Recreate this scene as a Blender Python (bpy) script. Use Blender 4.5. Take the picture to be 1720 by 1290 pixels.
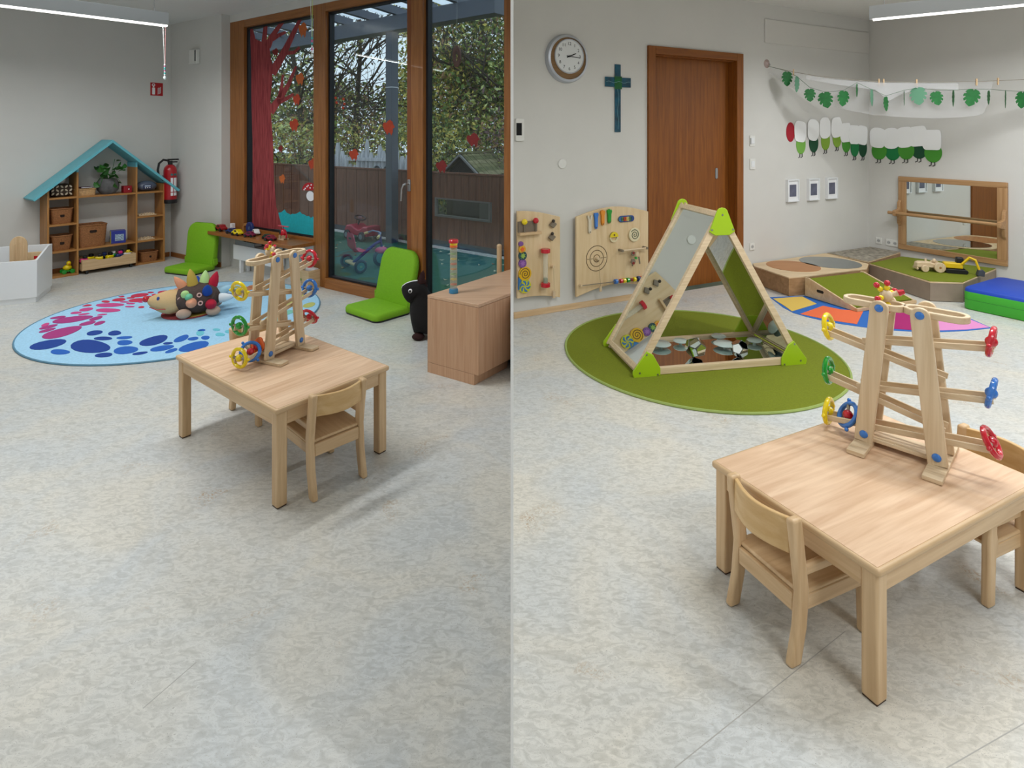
import bpy, math, random
from mathutils import Vector, Matrix
from math import sin, cos, pi, atan2, radians, sqrt
random.seed(7)
for o in list(bpy.data.objects): bpy.data.objects.remove(o)
SC = bpy.context.scene
COL = SC.collection

# ------------------------------------------------------------------ camera, sky, exposure
F, H, YH = 970.0, 1.6, 230.0          # focal length in px of the 1720x1290 frame, eye height, horizon row
cam_d = bpy.data.cameras.new('camera'); cam = bpy.data.objects.new('camera', cam_d); COL.objects.link(cam)
cam.location = (0, 0, H); cam.rotation_euler = (pi/2, 0, 0)
cam_d.sensor_fit = 'HORIZONTAL'; cam_d.sensor_width = 36; cam_d.lens = 36*F/1720
cam_d.shift_y = -(645-YH)/1720; cam_d.clip_start = 0.05; cam_d.clip_end = 200
SC.camera = cam
w = bpy.data.worlds.new('overcast_sky'); SC.world = w; w.use_nodes = True
bg = w.node_tree.nodes['Background']; bg.inputs[0].default_value = (.74, .85, 1.0, 1); bg.inputs[1].default_value = 1.35
vs = SC.view_settings; vs.view_transform = 'Standard'; vs.look = 'None'; vs.gamma = 1; vs.use_curve_mapping = False
vs.exposure = -0.1
LAMP_W = 17.0

# ------------------------------------------------------------------ pixel helpers
def G(x, y, z=0.0):
    Y = F*(H-z)/(y-YH); return Vector(((x-860)*Y/F, Y, z))
def D(x, y, Y): return Vector(((x-860)*Y/F, Y, H-(y-YH)*Y/F))
class Wall:
    def __init__(s, p, d):
        s.p = Vector(p[:2]); s.d = Vector(d[:2]).normalized(); s.a = atan2(s.d.y, s.d.x); s.n = Vector((-s.d.y, s.d.x))
    def uz(s, x, y):
        a = (x-860)/F; t = (a*s.p.y-s.p.x)/(s.d.x-a*s.d.y); Y = s.p.y+t*s.d.y
        return t, H-(y-YH)*Y/F
    def w(s, u, z=0, off=0):            # off > 0 : away from the camera
        q = s.p+s.d*u+s.n*off; return Vector((q.x, q.y, z))
    def u_of(s, x): return s.uz(x, 300)[0]
def rgb(r, g, b):
    f = lambda v: ((v/255+.055)/1.055)**2.4 if v > 10 else v/255/12.92
    return (f(r), f(g), f(b))

# ------------------------------------------------------------------ materials
MT = {}
def _new(n):
    m = bpy.data.materials.new(n); m.use_nodes = True; MT[n] = m
    nt = m.node_tree; return m, nt, nt.nodes['Principled BSDF']
def P(n, col, rough=.5, metal=0, var=0, scale=20, bump=0, coat=0, emit=0, alpha=1):
    if n in MT: return MT[n]
    m, nt, b = _new(n); c = rgb(*col); m.diffuse_color = (*c, 1)
    b.inputs['Base Color'].default_value = (*c, 1); b.inputs['Roughness'].default_value = rough; b.inputs['Metallic'].default_value = metal
    if coat: b.inputs['Coat Weight'].default_value = coat
    if emit: b.inputs['Emission Color'].default_value = (*c, 1); b.inputs['Emission Strength'].default_value = emit
    if var or bump:
        tc = nt.nodes.new('ShaderNodeTexCoord'); nz = nt.nodes.new('ShaderNodeTexNoise')
        nz.inputs['Scale'].default_value = scale; nz.inputs['Detail'].default_value = 5
        nt.links.new(tc.outputs['Object'], nz.inputs['Vector'])
        if var:
            cr = nt.nodes.new('ShaderNodeValToRGB'); e = cr.color_ramp.elements
            e[0].position = .3; e[1].position = .7
            e[0].color = (*[v*(1-var) for v in c], 1); e[1].color = (*[min(1, v*(1+var)) for v in c], 1)
            nt.links.new(nz.outputs['Fac'], cr.inputs[0]); nt.links.new(cr.outputs[0], b.inputs['Base Color'])
        if bump:
            bp = nt.nodes.new('ShaderNodeBump'); bp.inputs['Strength'].default_value = bump; bp.inputs['Distance'].default_value = .01
            nt.links.new(nz.outputs['Fac'], bp.inputs['Height']); nt.links.new(bp.outputs[0], b.inputs['Normal'])
    return m
def WOOD(n, c1, c2, axis='X', fine=60, rough=.45, coat=0, long=2.5):
    if n in MT: return MT[n]
    m, nt, b = _new(n); b.inputs['Roughness'].default_value = rough
    if coat: b.inputs['Coat Weight'].default_value = coat
    tc = nt.nodes.new('ShaderNodeTexCoord'); mp = nt.nodes.new('ShaderNodeMapping')
    s = [fine]*3; s['XYZ'.index(axis)] = long; mp.inputs['Scale'].default_value = s
    nz = nt.nodes.new('ShaderNodeTexNoise'); nz.inputs['Scale'].default_value = 1; nz.inputs['Detail'].default_value = 6; nz.inputs['Distortion'].default_value = .6
    cr = nt.nodes.new('ShaderNodeValToRGB'); e = cr.color_ramp.elements; e[0].position = .32; e[1].position = .68
    e[0].color = (*rgb(*c1), 1); e[1].color = (*rgb(*c2), 1)
    bp = nt.nodes.new('ShaderNodeBump'); bp.inputs['Strength'].default_value = .06; bp.inputs['Distance'].default_value = .004
    L = nt.links.new
    L(tc.outputs['Object'], mp.inputs[0]); L(mp.outputs[0], nz.inputs['Vector']); L(nz.outputs['Fac'], cr.inputs[0]); L(cr.outputs[0], b.inputs['Base Color'])
    L(nz.outputs['Fac'], bp.inputs['Height']); L(bp.outputs[0], b.inputs['Normal'])
    return m
def mix_transparent(n, col, fac, glossy=False, rough=.0):
    if n in MT: return MT[n]
    m, nt, b = _new(n); out = nt.nodes['Material Output']; L = nt.links.new
    tr = nt.nodes.new('ShaderNodeBsdfTransparent'); mx = nt.nodes.new('ShaderNodeMixShader')
    if glossy:
        gl = nt.nodes.new('ShaderNodeBsdfGlossy'); gl.inputs['Roughness'].default_value = rough
        lw = nt.nodes.new('ShaderNodeLayerWeight'); lw.inputs[0].default_value = .5
        pw = nt.nodes.new('ShaderNodeMath'); pw.operation = 'POWER'; pw.inputs[1].default_value = 4.5; L(lw.outputs['Facing'], pw.inputs[0])
        fr = nt.nodes.new('ShaderNodeMath'); fr.operation = 'MULTIPLY_ADD'; fr.inputs[1].default_value = .93; fr.inputs[2].default_value = .045; L(pw.outputs[0], fr.inputs[0])
        tr.inputs[0].default_value = (*rgb(*col), 1)
        L(fr.outputs[0], mx.inputs[0]); L(tr.outputs[0], mx.inputs[1]); L(gl.outputs[0], mx.inputs[2])
    else:
        b.inputs['Base Color'].default_value = (*rgb(*col), 1); b.inputs['Roughness'].default_value = .8
        mx.inputs[0].default_value = fac; L(tr.outputs[0], mx.inputs[1]); L(b.outputs[0], mx.inputs[2])
    L(mx.outputs[0], out.inputs[0]); return m
def floor_mat():
    m, nt, b = _new('marbled_linoleum'); L = nt.links.new; N = nt.nodes.new
    tc = N('ShaderNodeTexCoord'); b.inputs['Roughness'].default_value = .38
    def noise(sc, det, dist, rot=0, st=(1, 1, 1)):
        mp = N('ShaderNodeMapping'); mp.inputs['Scale'].default_value = st; mp.inputs['Rotation'].default_value = (0, 0, rot)
        nz = N('ShaderNodeTexNoise'); nz.inputs['Scale'].default_value = sc; nz.inputs['Detail'].default_value = det; nz.inputs['Distortion'].default_value = dist
        L(tc.outputs['Object'], mp.inputs[0]); L(mp.outputs[0], nz.inputs['Vector']); return nz.outputs['Fac']
    def ramp(f, stops):
        cr = N('ShaderNodeValToRGB'); e = cr.color_ramp.elements
        while len(e) < len(stops): e.new(.5)
        for k, (p, c) in enumerate(stops): e[k].position = p; e[k].color = (*rgb(*c), 1)
        L(f, cr.inputs[0]); return cr.outputs[0]
    def mix(f, a, bb, mode='MIX'):
        mx = N('ShaderNodeMix'); mx.data_type = 'RGBA'; mx.blend_type = mode
        if isinstance(f, float): mx.inputs[0].default_value = f
        else: L(f, mx.inputs[0])
        for s_, v in ((6, a), (7, bb)):
            if isinstance(v, tuple): mx.inputs[s_].default_value = (*v, 1)
            else: L(v, mx.inputs[s_])
        return mx.outputs[2]
    base = ramp(noise(24, 9, 1.3, .6, (1, 2.0, 1)), [(.30, (196, 195, 190)), (.47, (210, 209, 205)), (.60, (224, 223, 219)), (.74, (204, 203, 200))])
    big = ramp(noise(2.2, 4, .8), [(.35, (250, 246, 238)), (.65, (236, 240, 244))])
    col = mix(1.0, base, big, 'MULTIPLY')
    gr = N('ShaderNodeMapRange'); L(noise(95, 4, 2.6, .5, (1, 2.2, 1)), gr.inputs[0]); gr.inputs[1].default_value = .60; gr.inputs[2].default_value = .70
    col = mix(gr.outputs[0], col, rgb(172, 169, 162))
    tn = N('ShaderNodeMapRange'); L(noise(3.3, 3, .5), tn.inputs[0]); tn.inputs[1].default_value = .62; tn.inputs[2].default_value = .72
    t2 = N('ShaderNodeMapRange'); L(noise(48, 6, 2.5), t2.inputs[0]); t2.inputs[1].default_value = .50; t2.inputs[2].default_value = .60
    ml = N('ShaderNodeMath'); ml.operation = 'MULTIPLY'; L(tn.outputs[0], ml.inputs[0]); L(t2.outputs[0], ml.inputs[1])
    col = mix(ml.outputs[0], col, rgb(182, 160, 132))
    dk = N('ShaderNodeMapRange'); L(noise(260, 2, 0), dk.inputs[0]); dk.inputs[1].default_value = .70; dk.inputs[2].default_value = .74
    col = mix(dk.outputs[0], col, rgb(112, 108, 102))
    L(col, b.inputs['Base Color']); return m
WALLM = P('wall_paint', (214, 212, 207), .85, var=.02, scale=3)
CEILM = P('ceiling_paint', (222, 221, 217), .9, var=.04, scale=120, bump=.25)
WHITE = P('white_lacquer', (232, 234, 236), .35)
WPLAST = P('white_plastic', (228, 227, 222), .4)
PAPER = P('white_paper', (238, 238, 240), .8)
BEECH = WOOD('beech', (201, 166, 124), (221, 190, 149), 'Z', 45, .42)
BEECHX = WOOD('beech_along_x', (201, 166, 124), (221, 190, 149), 'X', 45, .42)
BEECHY = WOOD('beech_along_y', (203, 168, 126), (222, 191, 150), 'Y', 45, .42)
LAMIN = WOOD('beech_laminate', (206, 168, 134), (230, 198, 166), 'Y', 38, .5)
TOYW = WOOD('pale_toy_wood', (208, 182, 146), (226, 204, 172), 'Z', 70, .5)
TOYX = WOOD('pale_toy_wood_along_x', (208, 182, 146), (226, 204, 172), 'X', 70, .5)
HONEY = WOOD('honey_pine', (160, 108, 54), (190, 136, 76), 'Z', 40, .45)
HONEYX = WOOD('honey_pine_along_x', (160, 108, 54), (190, 136, 76), 'X', 40, .45)
LARCH = WOOD('larch_window_wood', (135, 82, 34), (163, 104, 50), 'Z', 50, .4, .1)
LARCHX = WOOD('larch_window_wood_along_x', (135, 82, 34), (163, 104, 50), 'X', 50, .4, .1)
DOORW = WOOD('oiled_door_veneer', (122, 66, 10), (146, 84, 20), 'Z', 45, .55)
PLY = WOOD('birch_ply', (214, 184, 140), (228, 203, 164), 'Z', 22, .5)
PLYX = WOOD('birch_ply_along_x', (206, 178, 138), (224, 200, 164), 'X', 22, .5)
CABW = WOOD('cabinet_beech', (190, 146, 112), (206, 165, 132), 'Z', 60, .4)
CABT = WOOD('cabinet_top_beech', (200, 160, 128), (214, 178, 148), 'X', 60, .35)
MIRROR = P('mirror_glass', (225, 232, 230), .015, 1)
CHROME = P('chrome', (205, 205, 208), .18, 1)
STEEL = P('brushed_steel', (170, 172, 175), .35, 1)
DARK = P('dark_gasket', (20, 22, 28), .5)
BLACK = P('black_plastic', (18, 18, 20), .45)
RED = P('red_lacquer', (200, 22, 44), .25, coat=.4)
YEL = P('yellow_lacquer', (240, 212, 10), .25, coat=.4)
GRN = P('green_lacquer', (20, 150, 40), .25, coat=.4)
BLU = P('blue_lacquer', (52, 120, 205), .25, coat=.4)
ORA = P('orange_lacquer', (232, 104, 36), .25, coat=.4)
PUR = P('purple_lacquer', (126, 80, 150), .35)
WICK = P('wicker', (150, 98, 56), .7, var=.3, scale=90, bump=.5)
WICKL = P('pale_wicker', (196, 156, 108), .7, var=.25, scale=110, bump=.5)
GLASS = mix_transparent('window_glass', (238, 244, 242), .1, True)
TURQ = P('turquoise_paint', (104, 186, 200), .5, var=.04, scale=8)
LIME = P('lime_fabric', (126, 182, 22), .75, var=.05, scale=60, bump=.1)
LIMEP = P('lime_plastic', (162, 196, 30), .35)
OLIVE = P('olive_carpet', (112, 122, 8), .95, var=.12, scale=160, bump=.3)
OLIVEE = P('olive_carpet_edge', (150, 168, 92), .9)

# ------------------------------------------------------------------ mesh builder
class M:
    def __init__(s): s.v = []; s.f = []; s.mi = []; s.cur = 0; s.T = None
    def add(s, vs_, fs):
        k = len(s.v)
        for p in vs_:
            p = Vector(p); s.v.append(s.T @ p if s.T else p)
        for f in fs: s.f.append([i+k for i in f]); s.mi.append(s.cur)
        return s
    def box(s, c, d, R=None):
        hx, hy, hz = d[0]/2, d[1]/2, d[2]/2; c = Vector(c)
        vs_ = [Vector((x, y, z)) for z in (-hz, hz) for y in (-hy, hy) for x in (-hx, hx)]
        if R is not None: vs_ = [R @ v for v in vs_]
        return s.add([v+c for v in vs_], [(0, 2, 3, 1), (4, 5, 7, 6), (0, 1, 5, 4), (1, 3, 7, 5), (3, 2, 6, 7), (2, 0, 4, 6)])
    def bx(s, x0, x1, y0, y1, z0, z1): return s.box(((x0+x1)/2, (y0+y1)/2, (z0+z1)/2), (x1-x0, y1-y0, z1-z0))
    def bar(s, p, q, wd, th, side=None):
        p, q = Vector(p), Vector(q); a = (q-p); l = a.length; a.normalize()
        sd = Vector(side) if side else (Vector((0, 0, 1)).cross(a) if abs(a.z) < .95 else Vector((1, 0, 0)))
        sd = (sd-a*sd.dot(a)).normalized(); up = a.cross(sd)
        R = Matrix((sd, up, a)).transposed(); return s.box((p+q)/2, (wd, th, l), R)
    def cyl(s, p, q, r0, r1=None, n=12, caps=True):
        r1 = r0 if r1 is None else r1; p, q = Vector(p), Vector(q); a = (q-p).normalized()
        t = Vector((1, 0, 0)) if abs(a.x) < .9 else Vector((0, 1, 0)); u = a.cross(t).normalized(); v = a.cross(u)
        vs_ = []; fs = []
        for c, r in ((p, r0), (q, r1)):
            for i in range(n): an = 2*pi*i/n; vs_.append(c+(u*cos(an)+v*sin(an))*r)
        for i in range(n): j = (i+1) % n; fs.append((i, j, n+j, n+i))
        if caps: fs += [tuple(range(n))[::-1], tuple(range(n, 2*n))]
        return s.add(vs_, fs)
    def tube(s, pts, r, n=6, closed=False, caps=True):
        pts = [Vector(p) for p in pts]; N = len(pts); vs_ = []; fs = []; rr = r if hasattr(r, '__len__') else [r]*N
        pu = None
        for i, p in enumerate(pts):
            a = (pts[(i+1) % N]-pts[i-1]) if closed else (pts[min(i+1, N-1)]-pts[max(i-1, 0)])
            a.normalize()
            if pu is None: t = Vector((0, 0, 1)) if abs(a.z) < .9 else Vector((1, 0, 0)); u = a.cross(t).normalized()
            else: u = (pu-a*pu.dot(a)).normalized()
            pu = u; v = a.cross(u)
            for k in range(n): an = 2*pi*k/n; vs_.append(p+(u*cos(an)+v*sin(an))*rr[i])
        for i in range(N if closed else N-1):
            for k in range(n):
                j = (k+1) % n; i2 = (i+1) % N; fs.append((i*n+k, i*n+j, i2*n+j, i2*n+k))
        if caps and not closed: fs += [tuple(range(n))[::-1], tuple(range((N-1)*n, N*n))]
        return s.add(vs_, fs)
    def sph(s, c, r, nu=14, nv=9, R=None, fn=None):
        r = r if hasattr(r, '__len__') else (r, r, r); c = Vector(c); vs_ = []; fs = []
        for j in range(nv+1):
            ph = pi*j/nv
            for i in range(nu):
                th = 2*pi*i/nu; p = Vector((sin(ph)*cos(th), sin(ph)*sin(th), cos(ph)))
                if fn: p = fn(p)
                p = Vector((p.x*r[0], p.y*r[1], p.z*r[2]))
                if R is not None: p = R @ p
                vs_.append(c+p)
        for j in range(nv):
            for i in range(nu):
                k = (i+1) % nu
                if j == 0: fs.append((i, nu+i, nu+k))
                elif j == nv-1: fs.append((j*nu+i, (j+1)*nu+i, j*nu+k))
                else: fs.append((j*nu+i, (j+1)*nu+i, (j+1)*nu+k, j*nu+k))
        return s.add(vs_, fs)
    def tor(s, c, Rr, r, axis='Y', n=24, m=8):
        c = Vector(c); pts = []
        for i in range(n):
            a = 2*pi*i/n; p = {'Y': (cos(a), 0, sin(a)), 'X': (0, cos(a), sin(a)), 'Z': (cos(a), sin(a), 0)}[axis]
            pts.append(c+Vector(p)*Rr)
        return s.tube(pts, r, m, True)
    def prism(s, poly, a, b, fr='Z'):            # polygon extruded; fr: axis of the extrusion
        def mp(p, h): return {'Z': (p[0], p[1], h), 'Y': (p[0], h, p[1]), 'X': (h, p[0], p[1])}[fr]
        n = len(poly); vs_ = [mp(p, a) for p in poly]+[mp(p, b) for p in poly]
        fs = [tuple(range(n))[::-1], tuple(range(n, 2*n))]+[(i, (i+1) % n, n+(i+1) % n, n+i) for i in range(n)]
        return s.add(vs_, fs)
    def ring(s, outer, inner, a, b, fr='Z'):
        def mp(p, h): return {'Z': (p[0], p[1], h), 'Y': (p[0], h, p[1]), 'X': (h, p[0], p[1])}[fr]
        n = len(outer); vs_ = []
        for pl in (outer, inner):
            for h in (a, b): vs_ += [mp(p, h) for p in pl]
        fs = []
        for i in range(n):
            j = (i+1) % n
            fs += [(i, j, n+j, n+i), (2*n+j, 2*n+i, 3*n+i, 3*n+j), (n+i, n+j, 3*n+j, 3*n+i), (j, i, 2*n+i, 2*n+j)]
        return s.add(vs_, fs)
    def loft(s, rings, caps=True):
        n = len(rings[0]); vs_ = [p for r in rings for p in r]; fs = []
        for k in range(len(rings)-1):
            for i in range(n): j = (i+1) % n; fs.append((k*n+i, k*n+j, (k+1)*n+j, (k+1)*n+i))
        if caps: fs += [tuple(range(n))[::-1], tuple(range((len(rings)-1)*n, len(rings)*n))]
        return s.add(vs_, fs)
    def lathe(s, prof, c=(0, 0, 0), n=20):
        c = Vector(c); return s.loft([[c+Vector((r*cos(2*pi*i/n), r*sin(2*pi*i/n), z)) for i in range(n)] for r, z in prof])
    def build(s, name, mats, parent=None, bevel=0, smooth=True, seg=2, ang=35, sub=0):
        me = bpy.data.meshes.new(name); me.from_pydata([tuple(v) for v in s.v], [], s.f); me.validate()
        mats = mats if isinstance(mats, (list, tuple)) else [mats]
        for m in mats: me.materials.append(m)
        if len(mats) > 1 and len(me.polygons) == len(s.mi):
            for p, i in zip(me.polygons, s.mi): p.material_index = i
        me.update()
        if smooth:
            me.shade_smooth()
            me.set_sharp_from_angle(angle=radians(ang))
        o = bpy.data.objects.new(name, me); COL.objects.link(o)
        if parent: o.parent = parent
        if bevel:
            b = o.modifiers.new('bevel', 'BEVEL'); b.width = bevel; b.segments = seg; b.limit_method = 'ANGLE'; b.angle_limit = radians(50)
        if sub:
            b = o.modifiers.new('sub', 'SUBSURF'); b.levels = sub; b.render_levels = sub
        return o
def stadium(x0, x1, hw, n=8):
    pts = []
    for k in range(n+1): a = -pi/2+pi*k/n; pts.append((x1-hw+hw*cos(a), hw*sin(a)))
    for k in range(n+1): a = pi/2+pi*k/n; pts.append((x0+hw+hw*cos(a), hw*sin(a)))
    return pts
def rrect(x0, x1, y0, y1, r, n=4):
    pts = []
    for cx, cy, a0 in ((x1-r, y0+r, -pi/2), (x1-r, y1-r, 0), (x0+r, y1-r, pi/2), (x0+r, y0+r, pi)):
        for k in range(n+1): a = a0+pi/2*k/n; pts.append((cx+r*cos(a), cy+r*sin(a)))
    return pts
def circ(cx, cy, r, n=24, ry=None): return [(cx+r*cos(2*pi*i/n), cy+(ry or r)*sin(2*pi*i/n)) for i in range(n)]

def tag(o, label, cat, group=None):
    o['label'] = label; o['category'] = cat
    if group: o['group'] = group
    return o
def thing(name, label, cat, loc=(0, 0, 0), rz=0, group=None):
    o = bpy.data.objects.new(name, None); COL.objects.link(o); o.empty_display_size = .05
    o.location = Vector((loc[0], loc[1], loc[2] if len(loc) > 2 else 0)); o.rotation_euler = (0, 0, rz)
    return tag(o, label, cat, group)
def struct(o): o['kind'] = 'structure'; return o
def wthing(name, label, cat, wall, x, y, group=None, off=0):
    u, z = wall.uz(x, y); q = wall.w(u, z, off); return thing(name, label, cat, q, wall.a, group)
def copy_tree(o, parent=None):
    c = o.copy(); COL.objects.link(c); c.parent = parent
    for ch in list(o.children): copy_tree(ch, c)
    return c
def text_mesh(name, body, size, mat, parent, loc, rot=(pi/2, 0, 0), align='CENTER', ext=.0004):
    cu = bpy.data.curves.new(name, 'FONT'); cu.body = body; cu.size = size; cu.align_x = align; cu.align_y = 'CENTER'; cu.extrude = ext
    cu.resolution_u = 3
    t = bpy.data.objects.new(name+'_c', cu); COL.objects.link(t)
    bpy.context.view_layer.update()
    me = bpy.data.meshes.new_from_object(t.evaluated_get(bpy.context.evaluated_depsgraph_get()))
    bpy.data.objects.remove(t)
    me.materials.clear(); me.materials.append(mat)
    o = bpy.data.objects.new(name, me); COL.objects.link(o); o.parent = parent; o.location = loc; o.rotation_euler = rot
    return o

# ------------------------------------------------------------------ room shell
CEIL = 3.11
C_ = Vector((-4.584, 7.76)); P1 = G(372, 449).to_2d(); W0 = G(394, 447).to_2d(); W1 = Vector((-.012, 4.775))
WIN = Wall(W0, W1-W0)
t0 = (P1-W0).dot(WIN.d); P1b = WIN.p+WIN.d*t0
LW = Wall(C_, (.602, .799)); PW = Wall(C_, P1-C_)
A0 = Vector((.012, 5.088)); CR = Vector((4.6, 7.44)); B1 = CR+Vector((.438, -.899))*6
WA = Wall(A0, CR-A0); WB = Wall(CR, B1-CR)
SL = C_-Vector((.602, .799))*3.7
poly = [C_, P1, P1b, W1, A0, CR, B1, Vector((B1.x, -2.2)), Vector((SL.x, -2.2)), SL]
fp = [(p.x, p.y) for p in poly][::-1]
struct(M().prism(fp, -.1, 0).build('floor', floor_mat(), smooth=False))
FLOOR = bpy.data.objects['floor']
for a_, b_ in (((1133, 1290), (1420, 1060)), ((240, 1190), (330, 1112)), ((1590, 1290), (1720, 1215))):
    a_, b_ = G(*a_), G(*b_); M().bar(a_, b_, .0025, .0006, (1, -1, 0)).build('seam', P('seam_grey', (172, 170, 165), .5), FLOOR)
struct(M().prism(fp, CEIL, CEIL+.12).build('ceiling', CEILM, smooth=False))
def wallbox(name, a, b, th=.14, z0=0, z1=CEIL, mat=WALLM):
    wl = Wall(a, b-a); l = (b-a).length
    o = M().bx(0, l, 0, th, z0, z1).build(name, mat, smooth=False); o.location = (a.x, a.y, 0); o.rotation_euler.z = wl.a
    return struct(o)
wallbox('wall_left', SL, C_)
wallbox('wall_back_left', C_, P1b if False else P1)
wallbox('wall_pillar', P1, P1b+WIN.n*.02, .06)
wallbox('wall_right', CR, B1)
wallbox('wall_side_right', B1, Vector((B1.x, -2.2)))
wallbox('wall_rear', Vector((B1.x, -2.2)), Vector((SL.x, -2.2)))
wallbox('wall_side_left', Vector((SL.x, -2.2)), SL)
# wall with the door opening
du0, du1 = WA.u_of(1097), WA.u_of(1237); dz1 = WA.uz(1097, 84)[1]-.03
LA = (CR-A0).length
m = M(); m.bx(0, du0, 0, .16, 0, CEIL); m.bx(du1, LA, 0, .16, 0, CEIL); m.bx(du0, du1, 0, .16, dz1, CEIL)
o = m.build('wall_back_right', WALLM, smooth=False); o.location = (A0.x, A0.y, 0); o.rotation_euler.z = WA.a; struct(o)
# thin partition between the two play areas, seen on edge
struct(M().bx(-.003, .003, 1.2, 5.22, .0, CEIL).build('wall_center', P('partition_white', (250, 250, 250), .6), smooth=False))
# low wall and header at the window
um1a, um1b = WIN.u_of(529), WIN.u_of(549); um2a, um2b = WIN.u_of(686), WIN.u_of(709)
uj0, uj1 = t0+.0, WIN.u_of(412)
LWN = (W1-W0).length
umax = lambda y: (-.0045-W0.x-y*WIN.n.x)/WIN.d.x      # end of the window wall at the partition
o = M().bx(t0, um1a, -.02, .1, 0, .43).build('wall_below_window', WALLM, smooth=False); o.location = (W0.x, W0.y, 0); o.rotation_euler.z = WIN.a; struct(o)
o = M().prism([(t0, -.02), (umax(-.02), -.02), (umax(.16), .16), (t0, .16)], 3.02, CEIL).build('wall_above_window', WALLM, smooth=False); o.location = (W0.x, W0.y, 0); o.rotation_euler.z = WIN.a; struct(o)
def baseboard(name, wl, u0, u1, mat, h=.06):
    o = M().bx(u0, u1, -.014, 0, 0, h).build(name, mat, bevel=.003); o.location = (wl.p.x, wl.p.y, 0); o.rotation_euler.z = wl.a; struct(o)
baseboard('baseboard_back_right', WA, 0, WA.u_of(1088), BEECHX, .055)
baseboard('baseboard_back_right_corner', WA, WA.u_of(1247), LA-.02, BEECHX, .055)
baseboard('baseboard_back_left', PW, .02, (P1-C_).length, LARCHX, .06)
baseboard('baseboard_left', LW, -3.4, -.02, LARCHX, .06)
# ------------------------------------------------------------------ windows: three frames on one wall
def wthing_struct(name, wl):
    o = bpy.data.objects.new(name, None); COL.objects.link(o); o.location = (wl.p.x, wl.p.y, 0); o.rotation_euler.z = wl.a; return struct(o)
ZT = 2.93
def pane(win, u0, u1, z0, z1, y=.05):
    M().bx(u0, u1, y-.006, y+.006, z0, z1).build('pane', GLASS, win, smooth=False)
    M().ring([(u0, z0), (u1, z0), (u1, z1), (u0, z1)], [(u0+.025, z0+.02), (u1-.012, z0+.02), (u1-.012, z1-.02), (u0+.025, z1-.02)], y-.03, y+.03, 'Y').build('gasket', DARK, win, smooth=False)
w1 = wthing_struct('window_1', WIN)
M().bx(uj0, uj1, -.02, .09, .43, ZT+.09).build('jamb', LARCH, w1, .004)
M().bx(um1a, um1b-.06, -.02, .09, .0, ZT+.09).build('mullion', LARCH, w1, .004)
M().bx(uj1, um1a, -.02, .09, ZT, ZT+.09).build('head_rail', LARCHX, w1, .004)
M().bx(uj1, um1a, -.01, .09, .43, .50).build('bottom_rail', LARCHX, w1, .004)
pane(w1, uj1, um1a, .50, ZT)
M().bx(t0, um1a+.02, -.30, .0, .43, .468).build('window_sill', LARCHX, w1, .004)
w2 = wthing_struct('window_2', WIN)
M().bx(um1b-.06, um1b, -.02, .09, 0, ZT+.09).build('jamb', LARCH, w2, .004)
M().bx(um2a, um2a+.055, -.02, .09, 0, ZT+.09).build('stile', P('larch_dark_stile', (132, 72, 30), .4), w2, .004)
M().bx(um1b, um2a, -.02, .09, ZT, ZT+.09).build('head_rail', LARCHX, w2, .004)
M().bx(um1b, um2a, -.03, .09, 0, .105).build('bottom_rail', LARCHX, w2, .004)
pane(w2, um1b, um2a, .105, ZT)
hu, hz = WIN.uz(690, 312)
hd = M(); hd.bx(hu-.018, hu+.018, -.028, -.02, hz-.05, hz+.06).build('handle_plate', STEEL, w2, .004)
hd = M(); hd.cyl((hu, -.028, hz+.02), (hu, -.075, hz+.02), .01, n=10); hd.tube([(hu, -.072, hz+.02), (hu-.02, -.075, hz+.01), (hu-.04, -.075, hz-.03), (hu-.05, -.075, hz-.14)], .011, 8); hd.build('handle', STEEL, w2)
w3 = wthing_struct('window_3', WIN)
uend = WIN.u_of(849)
M().bx(um2a+.055, um2b+.03, -.025, .09, 0, ZT+.09).build('jamb', LARCH, w3, .004)
M().bx(um2b+.03, umax(.09), -.02, .09, ZT, ZT+.09).build('head_rail', LARCHX, w3, .004)
M().bx(um2b+.03, uend, -.03, .09, 0, .105).build('bottom_rail', LARCHX, w3, .004)
M().prism([(uend, -.02), (umax(-.02), -.02), (umax(.09), .09), (uend, .09)], 0, ZT).build('stile', LARCH, w3)
pane(w3, um2b+.03, uend, .105, ZT)
# ------------------------------------------------------------------ door
d1 = wthing_struct('door_1', WA)
ua, ub = WA.u_of(1087), WA.u_of(1246)
M().bx(ua, du0+.015, -.025, .02, 0, dz1+.07).build('door_casing', DOORW, d1, .004)
M().bx(du1-.015, ub, -.025, .02, 0, dz1+.07).build('door_casing', DOORW, d1, .004)
M().bx(du0+.015, du1-.015, -.025, .02, dz1-.01, dz1+.07).build('door_head', WOOD('oiled_door_veneer_along_x', (122, 66, 10), (146, 84, 20), 'X', 45, .55), d1, .004)
M().bx(du1-.02, du1, .02, .15, 0, dz1).build('door_reveal', DOORW, d1)
M().bx(du0, du0+.02, .02, .15, 0, dz1).build('door_reveal', DOORW, d1)
M().bx(du0+.02, du1-.02, .02, .15, dz1-.02, dz1).build('door_reveal', DOORW, d1)
M().bx(du0+.02, du1-.02, .10, .14, .008, dz1-.02).build('door_leaf', DOORW, d1)
hu, hz = WA.uz(1215, 292); hu = min(hu, du1-.08)
M().prism([(hu+a, hz+b) for b, a in stadium(-.06, .06, .018)], .094, .1, 'Y').build('door_handle', STEEL, d1)
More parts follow.
